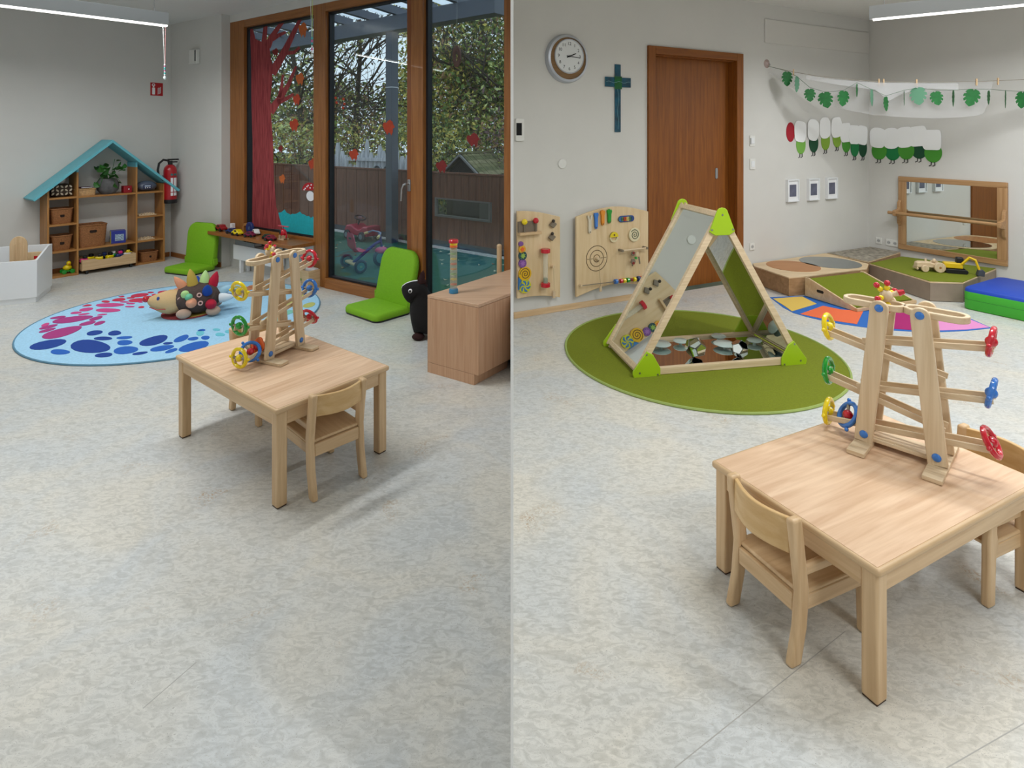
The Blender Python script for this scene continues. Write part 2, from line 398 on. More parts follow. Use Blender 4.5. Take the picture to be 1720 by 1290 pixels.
# ------------------------------------------------------------------ pendant lamps
LAMPG = P('lamp_aluminium', (196, 200, 204), .4, .0)
def pendant(label, a, b, z, k=1.0):
    a, b = Vector(a), Vector(b); l = (b-a).length; ang = atan2(b.y-a.y, b.x-a.x)
    t = thing('pendant_lamp', label, 'lamp', (a.x, a.y, z), ang, 'linear pendant lamps')
    M().bx(0, l, -.035, .035, .012, .135).build('housing', LAMPG, t, .004)
    M().bx(.03, l-.01, -.03, .03, .0, .012).build('diffuser', P('lamp_diffuser', (255, 252, 246), .5, emit=3.0), t)
    for x in (.12, l-.12): M().cyl((x, 0, .135), (x, 0, CEIL-z), .0025, n=6).build('suspension_wire', STEEL, t)
    for x in (.12, l-.12): M().lathe([(.0, CEIL-z-.03), (.03, CEIL-z-.03), (.035, CEIL-z)], (x, 0, 0), 12).build('ceiling_cup', WPLAST, t)
    ld = bpy.data.lights.new('lamp_light', 'AREA'); ld.shape = 'RECTANGLE'; ld.size = l-.06; ld.size_y = .05; ld.energy = LAMP_W*l*k; ld.color = (.95, .985, 1.0); ld.spread = radians(168)
    lo = bpy.data.objects.new('lamp_light', ld); COL.objects.link(lo); lo.parent = t; lo.location = (l/2, 0, -.004)
    lu = ld.copy(); lu.energy *= .13; uo = bpy.data.objects.new('lamp_uplight', lu); COL.objects.link(uo); uo.parent = t; uo.location = (l/2, 0, .14); uo.rotation_euler = (pi, 0, 0)
    return t
ZL = 2.7
pa, pb = G(284, 45.0, 0), None
def Gz(x, y, z): Y = F*(H-z)/(y-YH); return Vector(((x-860)*Y/F, Y))
l1b = Gz(282, 45, ZL); l1d = Vector((.70, .714)); l1a = l1b-l1d*2.2
pendant('grey linear pendant lamp above the blue-roofed shelf corner', l1a, l1b, ZL, .95)
r1a = Gz(1460, 35, ZL); r1d = (Gz(1720, 10, ZL)-r1a).normalized()
pendant('grey linear pendant lamp above the ramp corner', r1a, r1a+r1d*2.0, ZL, 1.2)
pendant('unseen linear pendant added for fill over the left table', Vector((-2.6, 2.4)), Vector((-1.1, 3.9)), 2.75, 1.1)  # from here on the pendants are added out of view for soft fill light
pendant('unseen linear pendant added for fill behind on the left side', Vector((-4.2, -.6)), Vector((-2.6, 1.0)), 2.75, .85)
pendant('unseen linear pendant added for fill over the right table', Vector((1.2, 3.2)), Vector((2.9, 2.0)), 2.75, 1.3)
pendant('unseen linear pendant added for fill behind on the right side', Vector((1.2, .4)), Vector((3.0, -.9)), 2.75, 1.25)
pendant('unseen linear pendant added for fill by the right-hand wall', Vector((3.6, 3.4)), Vector((5.2, 2.2)), 2.75)

# hanging bead strings
def beadstring(label, x, yt, yb, Y, ztop, cols, cc):
    p = D(x, yb, Y); L0 = D(x, yt, Y).z
    t = thing('bead_string', label, 'bead string', p, 0, 'bead strings with crystals')
    tp = ztop-p.z; bt = (yb-yt)*Y/F
    M().tube([(-.02, 0, tp), (-.004, 0, bt+.01), (0, 0, bt)], .0022, 5).build('cord', P('white_cord', (225, 240, 235), .6), t)
    M().tube([(.006, 0, tp), (.003, 0, bt+.01), (0, 0, bt)], .0022, 5).build('cord', cc, t)
    n = len(cols); z = bt
    for k, c in enumerate(cols):
        M().sph((0, 0, bt-(k+.5)*(bt-.035)/n), (.009, .009, (bt-.03)/n*.5), 10, 6).build('bead', c, t)
    M().sph((0, 0, .014), (.016, .012, .02), 8, 5).build('crystal', P('clear_crystal', (230, 240, 240), .05, coat=1), t)
TQ = P('turquoise_bead', (90, 200, 195), .3); PK = P('pink_bead', (235, 120, 170), .3); WB_ = P('white_bead', (240, 240, 240), .3)
beadstring('bead string hanging from the end of the grey pendant lamp', 277, 108, 133, 5.72, ZL, [WB_, PK, TQ, TQ, PK, WB_, TQ, WB_], P('pink_cord', (235, 160, 160), .6))
beadstring('bead string with turquoise beads hanging before the window mullion', 524, 62, 96, 5.3, CEIL, [TQ, PK, TQ, WB_, PK, WB_], P('lime_cord', (200, 225, 120), .6))

# ------------------------------------------------------------------ left walls: sign, sensor, extinguisher
t = wthing('fire_extinguisher_sign', 'red square fire extinguisher sign on the left wall', 'sign', LW, 263, 150)
M().bx(-.075, .075, -.004, 0, -.085, .085).build('plate', P('sign_red', (176, 16, 26), .4), t)
m = M(); m.prism(rrect(-.055, -.02, -.07, .02, .006), -.0055, -.004, 'Y'); m.prism(rrect(-.047, -.03, .024, .05, .005), -.0055, -.004, 'Y')
m.ring(circ(-.038, .055, .02, 14), circ(-.038, .055, .011, 14), -.0055, -.004, 'Y'); m.build('extinguisher_pictogram', PAPER, t)
m = M()
for k in range(5):
    z = -.065+.017*k; m.tube([(.012, -.005, z), (.024, -.005, z+.018), (.032, -.005, z+.006), (.05, -.005, z+.03)], .0035, 4)
m.build('flame_pictogram', PAPER, t)
t = wthing('wall_sensor', 'white wall sensor box with dark slot beside window', 'sensor', PW, 330, 96)
M().bx(-.085, .085, -.05, 0, -.09, .09).build('housing', WPLAST, t, .006)
M().bx(.05, .075, -.052, -.05, -.06, .08).build('slot', DARK, t)
M().bx(-.085, .05, -.056, -.05, -.09, -.075).build('lip', WPLAST, t)
t = thing('fire_extinguisher', 'red fire extinguisher with black hose hung beside the house shelf', 'extinguisher', D(286, 341, 7.5), LW.a)
M().lathe([(.0, 0), (.075, 0), (.08, .01), (.08, .05)], n=20).build('base_ring', BLACK, t)
M().lathe([(.0, .05), (.076, .05), (.078, .06), (.078, .42), (.07, .46), (.045, .49), (.028, .50), (0, .50)], n=22).build('cylinder', P('extinguisher_red', (170, 14, 26), .28, coat=.3), t)
m = M(); m.cyl((0, 0, .49), (0, 0, .55), .028, n=12); m.bx(-.03, .10, -.014, .014, .555, .575); m.bx(-.03, .085, -.012, .012, .525, .54); m.build('valve', BLACK, t, .003)
M().tube([(-.02, -.01, .55), (-.09, -.02, .565), (-.145, -.03, .52), (-.16, -.03, .44), (-.15, -.03, .36), (-.10, -.05, .30)], .014, 8).build('hose', BLACK, t)
for k, (z0, z1) in enumerate(((.36, .385), (.15, .33), (.10, .14))):
    m = M(); 
    for a0 in ((-1.9, -1.55), (-1.45, -.9)):
        pts = [(.0785*cos(a), .0785*sin(a)) for a in [a0[0]+(a0[1]-a0[0])*i/4 for i in range(5)]]
        m.add([(x*1.01, y*1.01, z) for z in (z0, z1) for x, y in pts], [(i, i+1, 6+i, 5+i) for i in range(4)])
    m.build('label', PAPER if k else P('label_teal', (60, 110, 110), .5), t)
M().bx(-.05, .05, .075, .115, .3, .36).build('wall_bracket', STEEL, t)

# ------------------------------------------------------------------ house shelf
SFL = G(79, 470); SFR = SFL+Vector((.602, .799, 0))*1.22; SD = (SFR-SFL); SW = SD.length; SA = atan2(SD.y, SD.x)
SH = Wall(SFL, SD); DEP = .265
shelf = thing('house_shelf', 'honey-coloured wooden shelf shaped like a house with turquoise roof', 'shelf', SFL, SA)
sx1, sx2 = SH.u_of(130.5), SH.u_of(229.5); T = .02
zr = lambda x: 1.005+(1.53-1.005)*(1-abs(x-SW/2)/(SW/2))      # underside of roof
for x0, x1 in ((0, T), (SW-T, SW)):
    M().bx(x0, x1, 0, DEP, 0, 1.005 if x0 == 0 else 1.0).build('side_panel', HONEY, shelf, .002)
for xc in (sx1, sx2):
    zt = zr(xc); M().bx(xc-T/2, xc+T/2, 0, DEP, 0 if xc == sx1 else 0, zt-.06).build('divider', HONEY, shelf, .002)
    M().bx(xc-T/2, xc+T/2, 0, DEP, zt-.06, zt).build('divider_top', TURQ, shelf, .002)
for z in (.91, .605, .30, .02):
    M().bx(T, sx1-T/2, .0, DEP, z-T, z).build('shelf_board', HONEYX, shelf, .002)
    M().bx(sx2+T/2, SW-T, .0, DEP, z-T, z).build('shelf_board', HONEYX, shelf, .002)
for z in (.91, .30): M().bx(sx1+T/2, sx2-T/2, .0, DEP, z-T, z).build('shelf_board', HONEYX, shelf, .002)
# two roof boards with overhang
for sgn in (-1, 1):
    xe = SW/2+sgn*(SW/2+.13); ze = zr(0)-.13*(1.53-1.005)/(SW/2); xr, zrg = SW/2, 1.53
    dx, dz = xe-xr, ze-zrg; l = sqrt(dx*dx+dz*dz); nx, nz = (-dz/l, dx/l) if sgn < 0 else (dz/l, -dx/l); nx, nz = (nx, nz) if nz > 0 else (-nx, -nz)
    th = .028
    pl = [(xr, zrg), (xe, ze), (xe+nx*th, ze+nz*th), (xr, zrg+th*l/abs(dx))]
    M().prism(pl, -.09, DEP+.005, 'Y').build('roof_board', TURQ, shelf, .002)
def on_shelf(name, label, cat, xpx, z, y=.12, group=None, rz=0):
    u = SH.u_of(xpx) if xpx > 0 else -xpx; q = SH.w(u, z, y); return thing(name, label, cat, q, SA+rz, group)
def basket(t, wx, wy, h, flare=.86, mat=WICK, hole=(.25, .62), r=.03, rim=True):
    rings = []; N = 14
    def rr(k, s, zz): return [Vector((p[0], p[1], zz)) for p in rrect(-wx/2*s, wx/2*s, -wy/2*s, wy/2*s, r*s)]
    for k in range(N+1):
        f = k/N; s = flare+(1-flare)*f; s *= 1+(.012 if k % 2 else 0); rings.append(rr(k, s, h*f))
    for k in range(3): f = 1-.9*k/2; rings.append(rr(k, (flare+(1-flare)*f)*.9, h*f))
    M().loft(rings).build('weave', mat, t, ang=60)
    if rim: M().tube([Vector((p[0], p[1], h)) for p in rrect(-wx/2, wx/2, -wy/2, wy/2, r)], .008, 6, True).build('rim', mat, t)
    if hole:
        hw, hf = hole; s = flare+(1-flare)*hf
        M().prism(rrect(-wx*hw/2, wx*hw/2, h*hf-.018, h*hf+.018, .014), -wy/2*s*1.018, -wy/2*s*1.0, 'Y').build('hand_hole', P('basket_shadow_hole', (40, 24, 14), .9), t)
LC = -((T+sx1)/2)
t = on_shelf('wicker_basket', 'brown wicker basket on upper left compartment of house shelf', 'basket', LC, .605, .14); basket(t, .21, .2, .17, hole=(.2, .55))
t = on_shelf('wicker_basket', 'small brown wicker basket on second compartment above the toy duck', 'basket', LC, .30, .14); basket(t, .20, .19, .165, .8, hole=(.22, .5))
t = on_shelf('wicker_basket', 'large brown wicker basket in the middle of the house shelf', 'basket', 158, .30, .14); basket(t, .30, .24, .255, .88, hole=(.24, .72), r=.05)
t = on_shelf('wicker_basket', 'low brown wicker basket at the bottom right of the house shelf', 'basket', 254, .02, .12); basket(t, .2, .2, .12, .9, hole=(.12, .55), r=.04)
t = on_shelf('patterned_basket', 'dark cloth basket with cream leaf pattern under the turquoise roof', 'basket', LC, .91, .14)
M().sph((0, 0, .075), (.12, .10, .08), 18, 10, fn=lambda p: Vector((max(-.8, min(.8, p.x*1.1)), max(-.8, min(.8, p.y*1.1)), max(-.93, min(.93, p.z*1.1))))).build('body', P('basket_dark_cloth', (66, 52, 42), .9), t)
lf = M().prism([(0, -.02), (.009, -.006), (.009, .008), (0, .021), (-.009, .008), (-.009, -.006)], -.0015, .0015, 'Y').build('leaf_print', P('cream_print', (205, 192, 168), .8), t)
lf.location = (-.085, -.083, .04); lf.rotation_euler = (0, .7, 0)
k = 0
for ix in range(5):
    for iz in range(3):
        if ix == 0 and iz == 0: continue
        c = lf.copy(); COL.objects.link(c); c.parent = t; c.location = (-.085+ix*.042, -.083-(0 if abs(ix-2) < 2 else -.004), .035+iz*.042); c.rotation_euler = (0, .7 if (ix+iz) % 2 else -.7, 0)
t = on_shelf('white_bowl', 'white bowl stacked on the leaf-patterned basket', 'bowl', LC, 1.062, .14)
M().lathe([(0, 0), (.035, 0), (.055, .03), (.058, .055), (.052, .055), (.045, .015), (0, .01)]).build('bowl', WPLAST, t)
t = on_shelf('flat_basket', 'flat pale wicker basket beside the potted plant', 'basket', 147, .91, .12); basket(t, .2, .18, .075, .95, WICKL, None, .03)
t = on_shelf('book', 'thin purple book lying on the flat pale basket', 'book', 149, .996, .12, rz=.1)
M().bx(-.06, .06, -.05, .05, 0, .012).build('cover', P('book_purple', (96, 52, 84), .6), t, .002); M().bx(-.058, .055, -.052, -.05, .002, .01).build('pages', PAPER, t)
# potted plant
t = on_shelf('potted_plant', 'trailing green plant in grey round pot on the house shelf', 'plant', 186, .91, .095)
M().lathe([(0, 0), (.07, 0), (.11, .05), (.12, .10), (.105, .155), (.088, .185), (.08, .185), (.09, .15), (0, .14)], n=24).build('pot', P('grey_stone_pot', (92, 90, 90), .8, var=.35, scale=14, bump=.4), t)
LEAF = P('plant_leaf', (48, 104, 36), .45, var=.2, scale=30)
def leafmesh(): 
    pts = [(0, 0), (.028, .012), (.036, .035), (.02, .065), (0, .085), (-.02, .065), (-.036, .035), (-.028, .012)]
    m = M(); m.add([(x, y, -.25*abs(x)) for x, y in pts]+[(0, .04, .008)], [(i, (i+1) % 8, 8) for i in range(8)]); return m
lp = leafmesh().build('leaf', LEAF, t); rnd = random.Random(3)
stems = []
for k in range(34):
    a = rnd.uniform(0, 2*pi); rr_ = rnd.uniform(.04, .17); z = .2+rnd.uniform(-.02, .13)*(1.2-rr_*3)+(.1 if k % 9 == 0 else 0)
    if k % 6 == 0: z = rnd.uniform(.03, .18); rr_ = .14
    c = lp if k == 0 else lp.copy()
    if k: COL.objects.link(c); c.parent = t
    yy = max(-.16, min(.05, rr_*sin(a))); c.location = (rr_*cos(a), yy, z); c.rotation_euler = (rnd.uniform(.2, 1.1), rnd.uniform(-.4, .4), rnd.uniform(0, 6.28)); s = rnd.uniform(.7, 1.15); c.scale = (s, s, s)
    stems.append((rr_*cos(a), yy, z))
for s_ in stems[::3]: M().tube([(s_[0]*.2, s_[1]*.2, .14), (s_[0]*.6, s_[1]*.6, max(.2, s_[2]+.02)), s_], .003, 5).build('stem', LEAF, t)
t = on_shelf('red_box', 'small red box with white dot beside the plant pot', 'box', 217, .91, .08)
M().bx(-.045, .045, -.04, .04, 0, .085).build('box', P('red_card', (150, 18, 32), .5), t, .003); M().lathe([(0, 0), (.008, 0), (.008, .002), (0, .002)], n=10).build('dot', PAPER, t).matrix_local = Matrix.Translation((.01, -.04, .045)) @ Matrix.Rotation(pi/2, 4, 'X')
t = on_shelf('radio', 'blue-grey rounded cd radio under the right roof slope', 'radio', 252, .91, .12)
M().sph((0, 0, .066), (.12, .09, .066), 20, 10).build('body', P('radio_grey', (96, 104, 122), .35), t)
M().prism(rrect(-.06, .03, .035, .085, .008), -.088, -.075, 'Y').build('display_panel', P('radio_dark_blue', (28, 36, 78), .3), t)
M().prism(rrect(-.05, .02, .062, .078, .003), -.0895, -.088, 'Y').build('display', P('radio_display', (180, 195, 215), .3), t)
for k in range(3): M().prism(circ(-.04+.025*k, .048, .007, 10), -.0905, -.088, 'Y').build('button', WPLAST, t)
# toy duck cart
t = on_shelf('pull_along_duck', 'yellow and green wooden pull-along duck on the lowest left shelf', 'toy', 118, .02, .1)
m = M(); m.bx(-.04, .04, -.03, .03, .02, .035); m.build('base', GRN, t, .003)
M().sph((0, 0, .065), (.045, .03, .032)).build('body', YEL, t); M().sph((.01, -.01, .115), (.024, .024, .026)).build('head', YEL, t); M().cyl((.01, -.03, .11), (.012, -.055, .107), .009, .002, 8).build('beak', ORA, t)
for x in (-.04, .04):
    for y in (-.035, .035): M().cyl((x, y-.008, .024), (x, y+.008, .024), .024, n=16).build('wheel', GRN, t)
# game box
t = on_shelf('game_box', 'blue and yellow cardboard game box beside the large wicker basket', 'box', 202, .30, .12, rz=-.25)
M().bx(-.06, .09, -.07, .07, 0, .15).build('carton', P('game_blue', (40, 52, 150), .4), t, .002)
M().bx(-.064, -.06, -.065, .065, .004, .146).build('side_print', P('game_yellow', (206, 200, 40), .5), t)
M().bx(-.02, .07, -.0725, -.07, .03, .11).build('picture', P('game_picture', (150, 170, 190), .5, var=.5, scale=60), t)
for k in range(4): M().bx(-.0655, -.064, -.05+.025*k, -.035+.025*k, .05, .08+.01*(k % 2)).build('lettering', P('game_letters', (60, 70, 140), .5), t)
# peg trays
def pegtray(label, xpx, z, n):
    t = on_shelf('peg_tray', label, 'tray', xpx, z, .12, 'peg trays')
    M().bx(-.10, .10, -.09, .09, 0, .012).build('board', PLYX, t, .002)
    p0 = M().lathe([(0, .012), (.012, .012), (.010, .02), (.006, .024), (0, .024)], n=10).build('peg', TOYW, t)
    for i in range(n):
        for j in range(3):
            c = p0 if i+j == 0 else p0.copy()
            if c is not p0: COL.objects.link(c); c.parent = t
            c.location = (-.08+.16*i/(n-1), -.06+.06*j, 0)
pegtray('wooden peg tray on upper right compartment of house shelf', 250, .605, 6)
pegtray('wooden peg tray on the compartment above the low wicker basket', 247, .30, 5)
t = on_shelf('power_cord', 'black power cord hanging down behind the peg trays', 'cord', 240, .30, .285)
M().tube([(0, 0, .0), (.012, 0, .1), (-.008, 0, .2), (.006, 0, .3), (-.01, 0, .42), (.0, 0, .56)], .004, 6).build('cord', BLACK, t)
# rolling crate with toys
u0 = SH.u_of(139.5); u1 = SH.u_of(231)
cx = (sx1+sx2)/2; t = thing('rolling_crate', 'pale wooden rolling crate full of toys under the house shelf', 'crate', SH.w(cx, 0, .10), SA)
wd = (sx2-sx1-T)*.94; 
for y in (-.15, .15):
    pl = [(-wd/2, .05), (wd/2, .05), (wd/2, .17)]+[(wd/2-wd*.2*(i/6)-.02, .17-.02*sin(pi*i/6)) for i in range(0)]+[(wd*.28, .17), (wd*.2, .15), (-wd*.2, .15), (-wd*.28, .17), (-wd/2, .17)]
    M().prism(pl, y-.008, y+.008, 'Y').build('side_board', BEECHX, t, .002)
for x in (-wd/2+.008, wd/2-.008): M().bx(x-.008, x+.008, -.142, .142, .05, .17).build('end_board', BEECHY, t, .002)
M().bx(-wd/2, wd/2, -.15, .15, .044, .056).build('bottom', BEECHX, t)
for x in (-wd/2+.05, wd/2-.05):
    for y in (-.13, .13): M().cyl((x-.012, y, .022), (x+.012, y, .022), .022, n=14).build('castor', BLACK, t)
crm = t
tc = [(P('toy_pink', (225, 40, 120), .4), 'pink'), (YEL, 'yellow'), (BLACK, 'black'), (GRN, 'green'), (P('toy_navy', (30, 50, 110), .4), 'navy'), (WPLAST, 'white')]
seq = [(0, -.2), (1, -.13), (1, -.075), (2, -.02), (1, .015), (3, .06), (4, .1), (2, .13), (5, .17), (1, .2)]
names_ = ['leftmost', 'second', 'third', 'fourth', 'fifth', 'sixth', 'seventh', 'eighth', 'ninth', 'rightmost']
for k, (ci, x) in enumerate(seq):
    x *= wd/.46; y = -.09 if k % 2 == 0 else -.02
    q = SH.w(cx+x, .058, .10+y)
    tt = thing('toy_vehicle', f'{tc[ci][1]} toy vehicle in the rolling crate, {names_[k]} of the row', 'toy', q, SA+.4*sin(k*2.1), 'toys in the rolling crate')
    M().box((0, 0, .095), (.08, .05, .05)).build('chassis', tc[ci][0], tt, .012); M().box((.01, 0, .135), (.04, .042, .034)).build('cab', tc[(ci+2) % 6][0] if ci != 1 else BLACK, tt, .008)
    for sx in (-.025, .025): M().cyl((sx, -.03, .075), (sx, .03, .075), .016, n=12).build('wheel_axle', BLACK, tt)
    M().box((0, 0, .036), (.07, .045, .07)).build('underbody', BLACK, tt, .006)

# ------------------------------------------------------------------ white box with wooden boards at left edge
fr = G(62, 508); aa = radians(25); t = thing('white_toy_box', 'white open box with wooden boards at the left edge', 'box', fr, aa)
Lb, Wb = .95, .50
M().bx(-Lb, 0, 0, .018, .05, .41).build('front_panel', WHITE, t, .002); M().bx(-Lb, 0, Wb-.018, Wb, .05, .485).build('back_panel', WHITE, t, .002)
for x in (-.018, -Lb): M().prism([(.018, .05), (Wb-.018, .05), (Wb-.018, .485), (Wb-.12, .485), (.018, .41)], x, x+.018, 'X').build('end_panel', WHITE, t, .002)
M().bx(-Lb+.01, -.01, .01, Wb-.01, 0, .05).build('plinth', WHITE, t, .002); M().bx(-Lb+.018, -.018, .018, Wb-.018, .05, .07).build('bottom', WHITE, t)
bxT = t
def inbox(name, label, x, y, z=.07): return thing(name, label, 'board', Matrix.Rotation(aa, 4, 'Z') @ Vector((x, y, z))+fr, aa)
t = inbox('arched_board', 'round-topped wooden board standing in the white box', -.20, .22)
pl = [(-.07, 0), (.07, 0), (.07, .46)]+[(.07*cos(a), .46+.09*sin(a)) for a in [pi*i/12 for i in range(1, 12)]]+[(-.07, .46)]
M().prism(pl, -.009, .009, 'Y').build('board', BEECH, t, .003)
for x in (-.03, .01, .04): M().bx(x-.005, x+.005, -.014, -.009, .1, .5-.05*abs(x)*20).build('slat', BEECH, t)
t = inbox('picture_board', 'square wooden board with small red picture in the white box', -.14, .38)
M().bx(-.09, .09, -.01, .01, 0, .36).build('board', PLY, t, .002); M().bx(.02, .05, -.012, -.01, .29, .32).build('picture', RED, t)
t = inbox('long_board', 'long wooden board lying inside the right edge of white box', -.035, .2)
M().bx(-.012, .012, -.12, .14, 0, .33).build('board', BEECHY, t, .003)

# ------------------------------------------------------------------ lime folding floor seats
def floorseat(label, loc, rz, W_, dp, bh, lean):
    t = thing('floor_seat', label, 'floor chair', loc, rz, 'lime green floor seats')
    pl = rrect(-W_/2, W_/2, 0, dp, .06, 5)
    M().loft([[Vector((x*s, dp/2+(y-dp/2)*s, z)) for x, y in pl] for z, s in ((.012, .97), (.02, 1), (.055, 1), (.07, .965), (.074, .9))]).build('seat_cushion', LIME, t, ang=60)
    M().loft([[Vector((x*s, dp/2+(y-dp/2)*s, z)) for x, y in pl] for z, s in ((0, .97), (.014, .99))]).build('underside', BLACK, t)
    # backrest
    bp = [(-W_/2, 0), (W_/2, 0), (W_/2, bh*.62)]+[(W_/2-.115+.115*cos(a)*1.0, bh-.14+.14*sin(a)) for a in [pi/2*i/6 for i in range(0, 7)]]+[(-W_/2+.115-.115*cos(a), bh-.14+.14*sin(a)) for a in [pi/2-pi/2*i/6 for i in range(0, 7)]]+[(-W_/2, bh*.62)]
    R = Matrix.Translation((0, dp-.03, .055)) @ Matrix.Rotation(-lean, 4, 'X')
    rings = []
    for y, s in ((-.035, .93), (-.03, .975), (-.015, 1), (.02, 1), (.03, .97)):
        rings.append([R @ Vector((x*s, y, bh*.48+(z-bh*.48)*s)) for x, z in bp])
    M().loft(rings).build('backrest', LIME, t, ang=60)
    M().tube([R @ Vector((x*1.0, .0, z)) for x, z in bp[2:-1]], .006, 5).build('piping', P('lime_piping', (104, 152, 16), .8), t)
    for s in (-1, 1): M().box(R @ Vector((s*(W_/2+.004), .0, .05)), (.016, .06, .07)).build('hinge_tab', LIME, t, .006)
floorseat('lime green floor seat beside the house shelf', G(296, 462), radians(-21), .46, .36, .50, .10)
a_, b_ = G(574, 525), G(634, 546); dd = (b_-a_)
floorseat('lime green floor seat in front of the terrace window', (a_+b_)/2, atan2(dd.y, dd.x), .50, .40, .50, .22)

# ------------------------------------------------------------------ round blue rug
RC = Vector((-2.95, 5.19)); RR = 1.16
rug = tag(thing('round_rug', 'x', 'rug', (RC.x, RC.y, 0)), 'round light blue rug with coloured pebble pattern', 'rug')
M().prism(circ(0, 0, RR, 72), 0, .009).build('pile', P('rug_sky_blue', (168, 214, 242), .95, var=.08, scale=70, bump=.3), rug)
M().tor((0, 0, .006), RR, .007, 'Z', 72, 6).build('bound_edge', P('rug_edge', (96, 140, 165), .9), rug)
RP = {'r': P('rug_red', (205, 52, 84), .95, bump=.2, scale=90), 'p': P('rug_pink', (206, 74, 138), .95, bump=.2, scale=90), 'm': P('rug_magenta', (172, 58, 128), .95, bump=.2, scale=90), 'n': P('rug_navy', (26, 66, 150), .95, bump=.2, scale=90), 'b': P('rug_blue', (38, 100, 190), .95, bump=.2, scale=90),
      'o': P('rug_peach', (222, 150, 128), .95), 'a': P('rug_aqua', (110, 198, 214), .95), 'y': P('rug_yellow', (196, 196, 110), .95), 'g': P('rug_green', (132, 200, 180), .95), 'd': P('rug_orange', (208, 136, 92), .95)}
peb = [  # centre x,y half-w half-h (in a 5.212x crop at 0,440), tilt deg, colour
 (985, 230, 108, 18, -6, 'r'), (1290, 208, 95, 18, 0, 'r'), (955, 285, 100, 20, -6, 'r'), (760, 283, 70, 17, -8, 'r'), (1120, 202, 38, 7, 0, 'r'), (1155, 228, 32, 10, -5, 'r'), (1098, 244, 27, 7, 0, 'r'), (1183, 266, 36, 13, -6, 'r'), (783, 245, 34, 9, -3, 'r'), (880, 260, 46, 7, -3, 'r'), (635, 308, 43, 12, 3, 'r'), (485, 354, 42, 11, -3, 'r'), (1012, 367, 28, 12, 0, 'r'), (1415, 215, 34, 7, 0, 'r'), (1465, 230, 30, 10, 5, 'r'),
 (1420, 190, 38, 13, 0, 'o'), (1275, 238, 38, 8, 0, 'o'),
 (697, 347, 126, 23, -2, 'p'), (735, 405, 110, 20, 2, 'p'), (527, 397, 57, 18, -5, 'p'), (888, 326, 46, 9, 0, 'p'), (818, 308, 45, 8, 0, 'p'), (897, 363, 48, 8, 0, 'p'), (480, 430, 45, 11, -2, 'p'), (572, 442, 44, 8, -5, 'p'), (743, 446, 38, 7, -5, 'p'), (383, 524, 28, 13, 0, 'p'), (988, 308, 28, 6, 0, 'p'),
 (545, 484, 143, 27, -6, 'm'), (600, 568, 126, 32, -12, 'm'), (390, 470, 60, 11, -6, 'm'), (437, 537, 62, 12, -12, 'm'), (465, 558, 52, 11, -12, 'm'), (745, 476, 45, 16, -8, 'm'), (735, 510, 57, 14, -6, 'm'), (837, 507, 38, 13, -6, 'm'),
 (543, 642, 118, 28, -10, 'n'), (795, 668, 112, 54, 0, 'n'), (853, 567, 58, 14, -6, 'n'), (985, 570, 43, 16, -10, 'n'), (900, 607, 56, 13, 0, 'n'), (1188, 675, 106, 45, -10, 'n'), (827, 753, 50, 22, 0, 'n'), (1050, 786, 54, 14, 0, 'n'), (1288, 726, 42, 12, 4, 'n'),
 (607, 695, 54, 20, 0, 'b'), (1023, 611, 44, 12, 0, 'b'), (1000, 657, 46, 23, 0, 'b'), (973, 733, 78, 38, -5, 'b'), (1232, 769, 108, 26, 0, 'b'), (1423, 697, 78, 30, -12, 'b'), (1550, 715, 60, 18, 0, 'b'), (1700, 718, 56, 20, 0, 'b'), (1310, 813, 60, 18, -8, 'b'), (1560, 803, 170, 50, -5, 'b'), (1662, 631, 48, 12, 0, 'b'),
 (1640, 662, 52, 25, 0, 'a'), (1890, 690, 60, 20, 0, 'a'), (1850, 630, 46, 14, 0, 'a'), (2000, 655, 46, 20, 0, 'a'), (2050, 600, 40, 14, 0, 'g'), (2380, 430, 60, 20, 0, 'g'), (2250, 360, 70, 20, 0, 'y'), (2330, 310, 50, 16, 0, 'y'), (2160, 270, 60, 16, 0, 'y'), (1950, 250, 55, 18, 0, 'd'), (1880, 225, 50, 12, 0, 'y'), (2040, 235, 60, 14, 0, 'd'), (1700, 205, 50, 10, 0, 'd'), (2480, 370, 50, 18, 0, 'y'), (2420, 500, 60, 22, 0, 'g'), (2320, 480, 50, 18, 0, 'y')]
rn = random.Random(5)
for cx_, cy_, hw, hh, tl, cc in peb:
    pts = []; tl = radians(tl); ph = rn.uniform(0, 6)
    for i in range(18):
        a = 2*pi*i/18; k = 1+.05*sin(2*a+ph)+.03*sin(3*a+ph*2); x, y = hw*k*cos(a), hh*k*sin(a)
        g = G((cx_+x*cos(tl)-y*sin(tl))/5.212, 440+(cy_+x*sin(tl)+y*cos(tl))/5.212, .009); pts.append((g.x-RC.x, g.y-RC.y))
    qs = []
    for x, y in pts:                     # carry the photographed outline over to the round rug: same bearing, scaled radius
        vx, vy = x+RC.x+3.126, y+RC.y-5.245; rho = min(.965, sqrt((vx+.542*vy)**2+vy*vy)/1.21); ln = sqrt(vx*vx+vy*vy) or 1; qs.append((vx/ln*rho*RR, vy/ln*rho*RR))
    pts = qs
    M().prism(pts[::-1], .0085, .012).build('pebble', RP[cc], rug)
